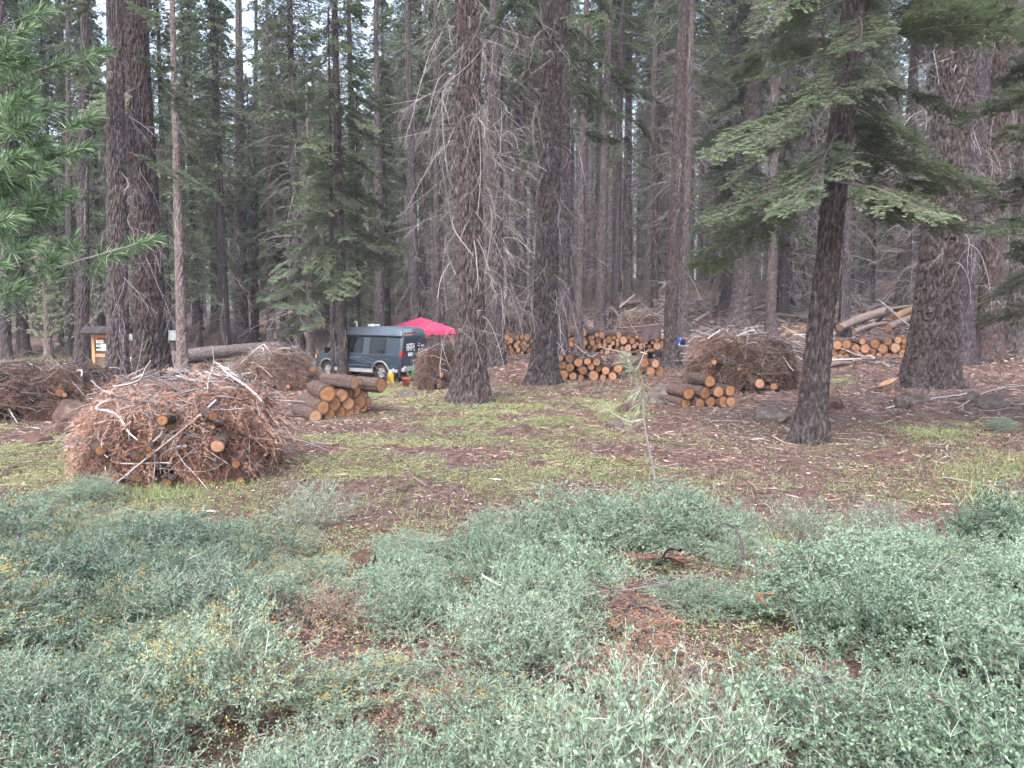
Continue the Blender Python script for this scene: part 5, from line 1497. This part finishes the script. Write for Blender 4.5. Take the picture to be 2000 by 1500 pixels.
def put_shrub(name, parts, loc, rot, sc):
    t = link(name, None, None, loc, rot, sc)
    for nm, me in parts:
        c = link(nm, me, t)
        if nm != 'stems': tag(c, kind='stuff')
    return t
SH = [shrub_mesh(1000), shrub_mesh(1001, stems=80), shrub_mesh(1002, stems=60, big=1.1), shrub_mesh(1003, stems=75, bare=.25)]
SH_SEED = [shrub_mesh(1010, seeds=120), shrub_mesh(1011, seeds=170)]
SH_BIG = [shrub_mesh(1020, stems=85, big=1.25), shrub_mesh(1021, stems=80, big=1.3)]
SH_BROWN = [shrub_mesh(1030, 'leaf_brown', 60, bare=.55, dark=.35), shrub_mesh(1031, 'leaf_brown', 70, bare=.8, dark=.4)]
SH_MIX = shrub_mesh(1032, stems=60, bare=.65)

def edge_y(px):
    """photograph row where the shrub thicket ends at its far side"""
    return float(np.interp(px, [-300, 0, 300, 520, 700, 900, 1000, 1180, 1420, 1500, 1620, 1800, 2000, 2300], [1005, 1005, 1030, 1055, 1075, 1055, 1040, 1020, 1030, 1120, 1125, 1080, 1050, 1050]))
GAPS = [(1270, 1440, 130, 70, .99), (1400, 1330, 50, 60, .98), (960, 1115, 70, 25, .9), (1240, 1265, 90, 45, .99), (870, 1185, 60, 25, .85), (610, 1230, 70, 25, .97), (1560, 1150, 90, 45, .7), (1100, 1130, 60, 40, .5), (1330, 1165, 80, 30, .97), (700, 1110, 60, 34, .9), (820, 1420, 50, 40, .6), (330, 1400, 70, 40, .85), (420, 1140, 60, 30, .5)]
sr = random.Random(21)
def where(px, py):
    col = 'below the brown boulder' if px < 130 else 'below the near slash pile' if px < 360 else ('left of the orange-brown rock' if px < 700 else ('between orange rock and red bough' if px < 1150 else ('around the red dead bough' if px < 1480 else ('by the orange bark ring' if px < 1720 else 'below the broad edge rock'))))
    row = 'at the bottom edge ' if py > 1380 else ('in the middle rows ' if py > 1180 else 'at the thicket edge ')
    return row + col
shr = []
tries = 0
while tries < 14000 and len(shr) < 150:
    tries += 1
    y = 1.7 + 9.0 * sr.random() ** .8
    x = sr.uniform(-1, 1) * (y * .74 + .6)
    z = g(x, y)
    px, py = proj(np.array(x), np.array(y), np.array(z + .15)); px = float(px); py = float(py)
    if py < edge_y(px) - 6: continue
    s = sr.uniform(.7, 1.3) * (1.15 if y < 4 and px > 1500 else 1) * float(np.interp(y, [2, 5, 10], [.8, 1.0, 1.1]))
    if float(fbm(np.array(x * .8 + 3), np.array(y * .8), 55, 2)) < .42 and px > 1100: continue
    rpx = .42 * s * FPX / y
    if any(((px - a) / (b_ + rpx)) ** 2 + ((py - c) / (d + rpx * .45)) ** 2 < 1 and sr.random() < p for a, c, b_, d, p in GAPS): continue
    dmin = .66 * s * (1.0 if px > 900 else .92)
    hgt_ = (sr.uniform(.6, 1.2) if py > edge_y(px) + 70 else .62) if px < 1480 else sr.uniform(.8, 1.05)
    if any((x - a) ** 2 + (y - b_) ** 2 < dmin ** 2 * (1 + q) for a, b_, q in shr): continue
    if 1020 < px < 1450 and 1000 < py < 1130: s *= 1.05; hgt_ = .84
    shr.append((x, y, .4))
    if px < 720 or (px < 1000 and py > 1300):
        me = sr.choice(SH_SEED + [SH[0]]) if sr.random() < .72 else sr.choice(SH)
        lab, grp = 'grey-green thorny shrub ' + where(px, py), 'shrubs ' + where(px, py)
    elif px > 1480:
        me = sr.choice(SH_BIG + [SH[2]]); lab, grp = 'larger-leaved thorny shrub ' + where(px, py), 'shrubs ' + where(px, py)
    elif py < 1110 and 1000 < px < 1470:
        me = sr.choice([SH[0], SH[1]]); lab, grp = 'dense grey-green shrub in the mound behind the curved dark limb', 'shrubs of the centre mound'
    else:
        me = sr.choice(SH); lab, grp = 'low sprawling grey-green shrub ' + where(px, py), 'shrubs ' + where(px, py)
    o = put_shrub('thorny_shrub', me, (x, y, z - .05), (sr.uniform(-.15, .15), sr.uniform(-.15, .15), sr.uniform(0, 6.28)), (s, s, s * sr.uniform(.8, 1.15) * hgt_))
    tag(o, lab, 'shrub', grp)
for k, (px, py, s, v, lab) in enumerate([
    (600, 1235, .85, 0, 'browned dead shrub among the left foreground shrubs'), (690, 1215, .7, 1, 'pale dry shrub between green shrubs left of centre'), (1300, 1410, .9, 1, 'leafless dry shrub at the bottom right of centre'),
    (1200, 1350, .6, 0, 'thin browned shrub beside the red dead bough'), (1400, 1470, .7, 1, 'grey dead twig mat at the bottom edge'), (850, 1400, .55, 0, 'brown flowered dry shrub at the bottom centre'), (1530, 1130, .8, 1, 'dark leafless shrub right of the curved limb')]):
    b = G(px, py)
    tag(put_shrub('dry_shrub', SH_BROWN[v], (b.x, b.y, b.z - .06), (0, 0, k), (s, s, s * .6)), lab, 'shrub')
for k, (px, py, s, lab) in enumerate([(1560, 1075, .9, 'thin pale shrub with bare stems right of the centre mound'), (1700, 1060, .8, 'airy pale shrub near the right edge of the clearing'), (620, 1030, .9, 'airy shrub with bare brown stems at the edge of the clearing'), (1955, 842, .55, 'lone green shrub near the right edge by the rocks'), (180, 985, .7, 'thin shrub in front of the nearest slash pile')]):
    b = G(px, py)
    tag(put_shrub('airy_shrub', SH_MIX if k < 3 else SH[0], (b.x, b.y, b.z - .05), (0, 0, k * 2.), (s, s, s)), lab, 'shrub')

# ------------------------------------------------------------------ low green ground cover, grass, litter (uncountable)
def scatter(n, y0, y1, seed, power=.6, spread=.74):
    rng = np.random.default_rng(seed)
    y = y0 + (y1 - y0) * rng.random(n) ** power
    x = rng.uniform(-1, 1, n) * (y * spread + .8)
    return x, y, rng
def density(px, py):
    """where the photograph is green between shrubs and litter"""
    band = np.exp(-((py - 925) / 62) ** 2) * sst(-50, 420, px) * (1 - .8 * sst(1080, 1500, px))
    left = np.exp(-((py - 890) / 45) ** 2) * (1 - sst(90, 190, px)) * .8 + np.exp(-((py - 960) / 40) ** 2) * (1 - sst(500, 620, px)) * .6
    mid = .75 * np.exp(-((py - 815) / 38) ** 2) * sst(700, 960, px) * (1 - sst(1180, 1300, px)) + .5 * np.exp(-((py - 870) / 30) ** 2) * sst(560, 640, px) * (1 - sst(760, 900, px))
    right = .45 * np.exp(-((py - 850) / 22) ** 2 - ((px - 1850) / 90) ** 2) + .4 * np.exp(-((py - 930) / 30) ** 2 - ((px - 1940) / 90) ** 2) + .35 * np.exp(-((py - 990) / 40) ** 2) * sst(1450, 1560, px)
    spots = .6 * np.exp(-((py - 750) / 9) ** 2 - ((px - 1630) / 30) ** 2) + .5 * np.exp(-((py - 760) / 25) ** 2 - ((px - 740) / 60) ** 2) + .8 * np.exp(-((py - 700) / 16) ** 2 - ((px - 440) / 60) ** 2) + .8 * np.exp(-((py - 705) / 14) ** 2) * (1 - sst(120, 260, px)) + .35 * np.exp(-((py - 735) / 14) ** 2 - ((px - 640) / 40) ** 2)
    under = .42 * sst(990, 1060, py)
    return np.clip(band + left + mid + right + spots + under, 0, 1)
x, y, rng = scatter(330000, 2.0, 42, 71, .85)
z = gz(x, y)
px, py = proj(x, y, z)
pat = fbm(x * 1.1, y * 1.1, 31, 4)
keep = rng.random(len(x)) < density(px, py) * sst(.34, .58, pat) * 1.5
x, y, z = x[keep], y[keep], z[keep]
n = len(x)
per = 5
idx = np.repeat(np.arange(n), per)
sz = (.008 + .0007 * y)[idx] * rng.uniform(.7, 1.5, n * per)
C = np.stack([x[idx] + rng.normal(size=n * per) * .03, y[idx] + rng.normal(size=n * per) * .03, z[idx] + rng.uniform(.005, .075, n * per)], -1)
U = nrm(rdir(n * per, rng) * [1, 1, .5] + [0, 0, .35]) * sz[:, None]
v, f = quads(C, U, nrm(np.cross(U, rdir(n * per, rng) + [0, 0, .8])) * sz[:, None] * .34)
tn = np.clip(.15 + .75 * fbm(x * .7 + 40, y * .7, 5, 3)[idx] + rng.normal(size=n * per) * .12, 0, 1)
tag(link('ground_cover', MB().add(v, f, tn.repeat(4)).mesh('ground_cover', M['herb'])), 'low yellow-green ground cover spreading over the clearing', 'ground cover', kind='stuff')
# grass tufts
mb = MB()
rng = np.random.default_rng(72)
for px, py, nb_, h_, sp_ in [(325, 975, 260, .22, .28), (300, 968, 160, .18, .2), (1840, 846, 300, .16, .45), (1900, 930, 260, .16, .45), (1800, 850, 160, .13, .3), (1510, 1075, 160, .28, .10), (1975, 905, 220, .18, .4), (1450, 945, 260, .13, .6), (1040, 940, 240, .12, .7), (700, 960, 240, .12, .7), (210, 728, 160, .35, .5), (232, 722, 160, .35, .5), (1960, 985, 260, .2, .3), (440, 700, 300, .2, 1.2), (620, 735, 200, .2, .6), (60, 705, 420, .25, 2.0), (120, 700, 300, .25, 1.4), (860, 1005, 160, .14, .4), (1350, 985, 200, .16, .5), (740, 765, 180, .14, .6)]:
    b = G(px, py)
    X_ = b.x + rng.normal(size=nb_) * sp_; Y_ = b.y + rng.normal(size=nb_) * sp_
    C = np.stack([X_, Y_, gz(X_, Y_)], -1)
    U = nrm(rdir(nb_, rng) * [.7, .7, .2] + [0, 0, 1]) * (h_ * rng.uniform(.5, 1.2, (nb_, 1)))
    v, f = tris(C, U, nrm(np.cross(U, rdir(nb_, rng))) * (.0025 + .00018 * b.y))
    mb.add(v, f, np.clip(.5 + rng.normal(size=nb_) * .25 + (.3 if px in (1960, 1510, 210, 232) else 0), 0, 1).repeat(3))
tag(link('grass', mb.mesh('grass', M['herb'])), 'thin tufts of grass in the clearing', 'grass', kind='stuff')
# needle and twig litter
x, y, rng = scatter(190000, 2.0, 44, 73, .8)
z = gz(x, y)
ln = rng.choice([.05, .09, .16, .30], len(x), p=[.5, .28, .15, .07]) * rng.uniform(.6, 1.3, len(x)) * (.6 + y * .025)
a = rng.uniform(0, PI, len(x))
U = np.stack([np.cos(a), np.sin(a), rng.normal(size=len(x)) * .10], -1) * ln[:, None]
C = np.stack([x, y, z + .008 + rng.random(len(x)) * .02], -1)
Wv = np.stack([-np.sin(a), np.cos(a), rng.normal(size=len(x)) * .6], -1) * (.0024 + .00032 * y)[:, None] * rng.uniform(.6, 1.6, (len(x), 1))
v, f = quads(C - U * .5, U, Wv)
tag(link('needle_litter', MB().add(v, f, np.clip(rng.beta(1.5, 1.7, len(x)), 0, 1).repeat(4)).mesh('needle_litter', M['litter'])), 'needles and small twigs littering the forest floor', 'litter', kind='stuff')
# cones and chips, small pale bits
x, y, rng = scatter(2200, 2.5, 40, 74, .8)
C = np.stack([x, y, gz(x, y) + .01], -1)
s_ = rng.uniform(.01, .035, (len(x), 1)) * (.7 + y[:, None] * .02)
U = nrm(rdir(len(x), rng) * [1, 1, .3]) * s_ * 2
v, f = quads(C, U, nrm(np.cross(U, np.array([0, 0, 1.]) + rdir(len(x), rng) * .3)) * s_ * .6)
tag(link('wood_chips', MB().add(v, f, np.clip(.42 + rng.normal(size=len(x)) * .25, 0, 1).repeat(4)).mesh('wood_chips', M['litter'])), 'wood chips and cone scales strewn on the floor', 'litter', kind='stuff')
# branch debris on the floor and all over the slope behind
mb = MB()
def debris(n, fx, fy, l0, l1, r0, r1, tint):
    rng = np.random.default_rng(n)
    X_, Y_ = fx(rng, n), fy(rng, n)
    X_ = X_ * Y_ if True else X_
    a = rng.uniform(0, 2 * PI, n); L = rng.uniform(l0, l1, n)
    P0 = np.stack([X_, Y_, gz(X_, Y_) + rng.uniform(.0, .12, n)], -1)
    D = np.stack([np.cos(a), np.sin(a), rng.normal(size=n) * .12], -1)
    P = curve_paths(P0, D, L, 5, rng.uniform(0, .08, n), .22, rng)
    P[..., 2] = np.maximum(P[..., 2], gz(P[..., 0], P[..., 1]) + .01)
    v, f = tubes(P, (rng.uniform(r0, r1, n)[:, None] * (1 - .5 * np.linspace(0, 1, 5))), 4)
    mb.add(v, f, np.clip(tint + rng.normal(size=n) * .22, 0, 1).repeat(20))
debris(2300, lambda r, n: r.uniform(.05, .72, n), lambda r, n: r.uniform(33, 72, n), .5, 3.0, .015, .07, .5)
debris(260, lambda r, n: r.uniform(.08, .72, n), lambda r, n: r.uniform(36, 66, n), 1.0, 3.2, .06, .16, .45)
debris(1100, lambda r, n: r.uniform(-.75, .75, n), lambda r, n: r.uniform(10, 36, n), .15, .7, .004, .010, .48)
debris(900, lambda r, n: r.uniform(-.7, .1, n), lambda r, n: r.uniform(36, 75, n), .5, 2.4, .012, .04, .4)
debris(520, lambda r, n: r.uniform(.2, .72, n), lambda r, n: r.uniform(13, 31, n), .2, .9, .004, .011, .55)
debris(200, lambda r, n: r.uniform(-.7, .7, n), lambda r, n: r.uniform(2.6, 10, n), .08, .3, .002, .005, .5)
tag(link('branch_debris', mb.mesh('branch_debris', M['twig_pale'])), 'broken branches scattered over floor and slope', 'debris', kind='stuff')
# brown brush swept over the slope
rng = np.random.default_rng(90)
n = 44000
yy = rng.uniform(33, 75, n); xx = rng.uniform(.03, .74, n) * yy
pt_ = fbm(xx * .5, yy * .5, 77, 3); kp = rng.random(n) < sst(.42, .62, pt_)
xx, yy = xx[kp], yy[kp]; n = len(xx)
C = np.stack([xx, yy, gz(xx, yy) + rng.random(n) ** 2 * .45], -1)
U = nrm(rdir(n, rng) * [1, 1, .5]) * rng.uniform(.12, .5, (n, 1))
v, f = quads(C, U, nrm(np.cross(U, rdir(n, rng))) * rng.uniform(.010, .028, (n, 1)))
tag(link('slope_brush', MB().add(v, f, np.clip(rng.beta(1.6, 2, n), 0, 1).repeat(4)).mesh('slope_brush', M['litter'])), 'matted brown brush covering the slope at the right', 'brush', kind='stuff')

# ------------------------------------------------------------------ dead boughs, sticks and odd pieces in the foreground
DRYR = fir_branch(390, 14, 7, .026, .0040, .020, .16, [M['twig_pale'], M['dry_red']], .42, .12)
DRYR2 = fir_branch(391, 11, 6, .028, .0045, .020, .30, [M['twig_pale'], M['dry_red']], .34, .3)
for k, (pa, pb, me, z, lab) in enumerate([((1150, 1225), (1300, 1290), DRYR, .27, 'red-brown dead fir bough lying in the foreground shrubs'), ((1360, 1185), (1255, 1095), DRYR2, .38, 'arching dead bough with brown needles beside the curved limb'), ((1190, 1265), (1310, 1330), DRYR, .22, 'smaller reddish dead bough below the large one'), ((340, 985), (235, 965), DRYR2, .05, 'dead brown bough lying in front of the nearest slash pile'), ((1700, 890), (1760, 905), DRYR, .04, 'small reddish dead bough on the floor right of the near trunk')]):
    a = G(*pa); b = G(*pb); a.z += z; b.z += z
    d = b - a
    o = link('dead_bough', me, None, a, d.to_track_quat('X', 'Z').to_euler(), d.length * 1.05)
    tag(o, lab, 'branch')
def stick(name, label, pxs, lift, r0, r1, tint, cat='stick'):
    pts = [G(a, b_) + Vector((0, 0, c)) for (a, b_), c in zip(pxs, lift)]
    P = np.array([list(p) for p in pts]); t = np.linspace(0, 1, len(P)); tt = np.linspace(0, 1, 18)
    Q = np.stack([np.interp(tt, t, P[:, q]) for q in range(3)], -1)
    for _ in range(14): Q[1:-1] = (Q[:-2] + 2 * Q[1:-1] + Q[2:]) / 4
    Q[1:-1] += np.random.default_rng(int(pxs[0][0])).normal(size=(16, 3)) * r0 * .45
    v, f = tubes(Q[None], np.linspace(r0, r1, 18)[None], 8)
    tag(link(name, MB().add(v, f, tint).mesh(name, M['twig_pale'], True)), label, cat)
stick('curved_branch', 'curved dark limb arching out of the centre shrubs', [(1395, 1095), (1425, 1092), (1450, 1120), (1452, 1150), (1425, 1165)], [.34, .40, .36, .22, .08], .013, .010, .35)
stick('pale_stick', 'long pale stick lying across the red dead bough', [(1145, 1230), (1250, 1228), (1330, 1215), (1420, 1200)], [.24, .26, .30, .32], .006, .004, .6)
stick('pale_stick', 'short pale stick poking from the shrubs at the centre', [(942, 1190), (985, 1212), (1030, 1225), (1062, 1240)], [.25, .22, .18, .12], .010, .007, .95)
stick('thin_twig', 'thin arching pale twig above the low shrubs at the bottom', [(790, 1340), (850, 1300), (900, 1290), (960, 1300)], [.2, .28, .28, .2], .003, .002, .7)
stick('dry_stalk', 'yellowish upright stem rising in the right foreground shrubs', [(1585, 1490), (1570, 1430), (1548, 1370), (1525, 1300)], [.25, .36, .42, .45], .0018, .0012, .6)
stick('forked_twig', 'grey twig standing in the shrubs near the right edge', [(1780, 1215), (1830, 1180), (1870, 1165), (1900, 1190)], [.2, .32, .34, .3], .006, .004, .7)
stick('fallen_stick', 'long grey stick on the floor in front of the huge trunk', [(1730, 800), (1800, 785), (1860, 775), (1900, 770)], [.03, .03, .05, .03], .022, .014, .75)
stick('fallen_stick', 'pale stick slanting over the floor at the right edge', [(1870, 800), (1920, 770), (1960, 758), (2010, 754)], [.03, .06, .04, .03], .024, .014, .8)
stick('fallen_stick', 'long thin stick on the open floor at far right', [(1840, 935), (1900, 945), (1960, 960)], [.02, .03, .02], .010, .006, .7)
b = G(1490, 1275)
th = np.linspace(.4, 4.6, 18)
rr_ = .062 + .010 * np.sin(th * 3)
C_ = np.stack([rr_ * np.cos(th), rr_ * .6 * np.sin(th), .008 * np.sin(th * 5)], -1)
hgt2 = .018 + .012 * np.sin(th * 2.3 + 1)
V_ = np.concatenate([C_, C_ * [1.16, 1.16, 1], C_ * [1.2, 1.2, 1] + np.stack([0 * th, 0 * th, hgt2], -1), C_ * [.98, .98, 1] + np.stack([0 * th, 0 * th, hgt2], -1)])
F_ = [[a * 18 + q, ((a + 1) % 4) * 18 + q, ((a + 1) % 4) * 18 + q + 1, a * 18 + q + 1] for a in range(4) for q in range(17)] + [[0, 18, 36, 54], [17, 71, 53, 35]]
o = link('bark_ring', MB().add(V_, F_, .4).mesh('bark_ring', M['dry_red']), None, (b.x, b.y, b.z + .33), (.7, .2, .4), .9)
tag(o, 'orange half ring of bark caught in the right shrubs', 'bark')

# ------------------------------------------------------------------ pines
def tuft(P, D, n, L, w, rng, mb, mi, spread=.55, back=.12):
    """needles along the last stretch of a twig ending at P pointing along D"""
    t = rng.random(n)
    C = P[None] - D[None] * (t * back)[:, None]
    r = rdir(n, rng)
    U = nrm(D[None] * (1 - .55 * t[:, None]) + r * (spread + .35 * t[:, None])) * (L * rng.uniform(.7, 1.1, (n, 1)))
    B = C + U * .55 + [0, 0, 0]; E = C + U + np.array([0, 0, -.10]) * np.linalg.norm(U, axis=1, keepdims=True)
    S_ = nrm(np.cross(U, rdir(n, rng))) * w
    V = np.stack([C - S_ * .6, C + S_ * .6, B + S_, B - S_, E], 1).reshape(-1, 3)
    k = (np.arange(n) * 5)[:, None]
    tn = np.clip(.38 + rng.normal(size=n) * .3, 0, 1)
    tv = np.stack([tn + .1, tn + .1, tn, tn, tn + .15], 1).ravel()
    m0 = mb.n
    mb.add(V, np.concatenate([k, k + 1, k + 2, k + 3], 1), np.clip(tv, 0, 1), mi)
    mb.F.append(np.concatenate([k + 3, k + 2, k + 4], 1) + m0); mb.M.append(np.full(n, mi, np.int32))

def pine_branch(P0, P1, rng, side=6, sag=.12, nL=.095, nn=85, w=.0011, r=.011):
    """a bough from P0 to P1 with side shoots, each ending in a brush of needles"""
    mb = MB()
    d = P1 - P0; ln = float(np.linalg.norm(d)); D = d / ln
    t = np.linspace(0, 1, 10)
    ax = P0[None] + d[None] * t[:, None]
    ax[:, 2] -= sag * ln * np.sin(PI * t) ; ax += rng.normal(size=ax.shape) * .008 * ln
    v, f = tubes(ax[None], (r * (1 - .7 * t))[None], 6); mb.add(v, f, .45, 0)
    T1 = nrm(ax[-1] - ax[-3])
    tuft(ax[-1], T1, int(nn * 1.6), nL * 1.1, w, rng, mb, 1, .5, .16)
    for k in range(side):
        u = rng.uniform(.38, .97); fi = u * 9; i0 = min(int(fi), 8); p = ax[i0] + (ax[i0 + 1] - ax[i0]) * (fi - i0)
        tt = nrm(ax[i0 + 1] - ax[i0])
        dd = nrm(tt * .7 + rdir(1, rng)[0] * .65 + np.array([0, 0, .35]))
        L = rng.uniform(.08, .26) * (1.2 - .5 * u)
        path = np.stack([p, p + dd * L * .5 + rng.normal(size=3) * .008, p + dd * L + np.array([0, 0, .04 * L])])
        v, f = tubes(path[None], np.array([[.004, .0035, .0025]]), 5); mb.add(v, f, .5, 0)
        tuft(path[-1], nrm(path[-1] - path[1]), nn, nL, w, rng, mb, 1, .55, min(.14, L))
    return mb
PT = Vector((-5.6, 4.7, 0)); PT.z = g(PT.x, PT.y)
pine = thing('pine_tree', 'young white pine whose long-needled boughs reach in from the left edge', 'tree', PT)
link('trunk', trunk_mesh(.13, 9, (0, 0), 41, hi=6, nseg=24, row=.08, depth=.012, m='bark_grey'), pine)
prng = np.random.default_rng(77)
tips = [(282, 462, 4.6), (240, 500, 4.7), (188, 240, 4.5), (160, 285, 4.5), (195, 92, 4.7), (130, 110, 4.7), (88, 8, 4.6), (45, 45, 4.5), (140, 375, 4.5), (95, 330, 4.4), (50, 190, 4.4), (20, 110, 4.5), (35, 300, 4.3), (30, 410, 4.3), (118, 515, 4.5), (60, 470, 4.4), (15, 520, 4.3), (80, 250, 4.4), (150, 470, 4.7), (20, 240, 4.5), (70, 400, 4.5), (105, 190, 4.6), (55, 120, 4.6), (10, 360, 4.6), (40, 560, 4.4), (100, 420, 4.6), (130, 310, 4.6), (60, 300, 4.7), (15, 460, 4.6), (45, 355, 4.5)]
for k, (px, py, Y_) in enumerate(tips):
    e = at(px, py, Y_) - PT
    s0 = Vector((.05, 0, max(1.0, e.z - prng.uniform(.15, .7))))
    mb = pine_branch(np.array(s0), np.array(e), prng, 8 if k else 7, prng.uniform(.02, .10), .10, 85, .0023)
    link('branch', mb.mesh('branch', [M['twig_pale'], M['pine']]), pine)

# young pine tree by the notice board seen through the boughs
b = G(96, 702)
yp = thing('young_pine', 'bushy young pine with short needles left of the notice board', 'tree', b)
H_ = 7.0
link('trunk', trunk_mesh(.22, H_, (0, 0), 43, hi=5, nseg=18, row=.15, depth=.02, m='bark_grey'), yp)
for k in range(46):
    f_ = k / 46; h = .9 + (H_ - 1.0) * f_; az = k * 2.4; L = 1.7 * (1 - .8 * f_) * prng.uniform(.7, 1.1)
    mb = MB(); rr = prng
    d = np.array([math.cos(az), math.sin(az), .25]); p0 = np.array([0, 0, h])
    t = np.linspace(0, 1, 5); ax = p0 + d * L * t[:, None]; v, fc = tubes(ax[None], (.016 * (1 - .7 * t))[None], 4); mb.add(v, fc, .3, 0)
    for q in range(6):
        u = .35 + .65 * q / 5; P_ = p0 + d * L * u + rr.normal(size=3) * .14
        tuft(P_, nrm(d + rr.normal(size=3) * .4), 26, .17, .008, rr, mb, 1, .6, .22)
    link('branch', mb.mesh('branch', [M['twig_pale'], M['pine_sap']]), yp)

# leaning pine sapling in front of the log stacks
b = G(1284, 962)
Yb = b.y
sap = thing('pine_sapling', 'thin leaning pine sapling with long pale needles in the clearing', 'sapling', b)
loc = lambda px, py, dy=0.: np.array(at(px, py, Yb + dy) - b)
stem = np.array([[0, 0, -.05], loc(1276, 915), loc(1262, 850), loc(1252, 780), loc(1240, 728), loc(1222, 700)])
tq = np.linspace(0, 1, 6); ts_ = np.linspace(0, 1, 20); st2 = np.stack([np.interp(ts_, tq, stem[:, q]) for q in range(3)], -1)
v, f = tubes(st2[None], np.linspace(.017, .007, 20)[None], 7)
link('stem', MB().add(v, f, .72).mesh('stem', M['twig_pale'], True), sap)
def sap_tuft(p, d, n, L, w=.0028, sp=.55, back=.12):
    mb = MB(); tuft(np.array(p), nrm(np.array(d, float)), n, L, w, prng, mb, 0, sp, back)
    link('needle_tuft', mb.mesh('needle_tuft', M['pine_sap']), sap)
sap_tuft(stem[5], (-.5, 0, .9), 120, .24, sp=.75, back=.22)
sap_tuft(stem[4], (-.6, -.1, .4), 40, .22, sp=.7)
sap_tuft(loc(1248, 765), (-.5, 0, -.75), 70, .26, sp=.35)
sap_tuft(loc(1250, 790), (-.5, -.2, -.8), 45, .24, sp=.3)
sb = np.array([loc(1258, 818), loc(1230, 824), loc(1205, 812), loc(1180, 796)])
v, f = tubes(sb[None], np.linspace(.008, .004, 4)[None], 6); link('side_twig', MB().add(v, f, .75).mesh('side_twig', M['twig_pale'], True), sap)
sap_tuft(sb[3], (-.9, 0, .3), 70, .22, sp=.7, back=.15)
sb = np.array([loc(1266, 852), loc(1245, 850), loc(1232, 838), loc(1225, 828)])
v, f = tubes(sb[None], np.linspace(.007, .004, 4)[None], 6); link('side_twig', MB().add(v, f, .7).mesh('side_twig', M['twig_pale'], True), sap)
sap_tuft(sb[3], (-.4, 0, .9), 70, .16, sp=.6)
sb = np.array([stem[4], loc(1252, 705), loc(1258, 690), loc(1259, 682)])
v, f = tubes(sb[None], np.linspace(.006, .004, 4)[None], 6); link('side_twig', MB().add(v, f, .85).mesh('side_twig', M['twig_pale'], True), sap)
# ------------------------------------------------------------------ thin air that softens the far trees
hm = bpy.data.materials.new('air'); hm.use_nodes = True
hn = hm.node_tree; hn.nodes.clear()
pv = hn.nodes.new('ShaderNodeVolumePrincipled'); pv.inputs['Color'].default_value = (.88, .87, .95, 1); pv.inputs['Density'].default_value = .0006
oo = hn.nodes.new('ShaderNodeOutputMaterial'); hn.links.new(pv.outputs[0], oo.inputs['Volume'])
tag(link('haze', MB().add(*box(900, 800, 66, (0, 330, 31))).mesh('haze', hm)), 'thin pale air between the far trees', 'haze', kind='stuff')
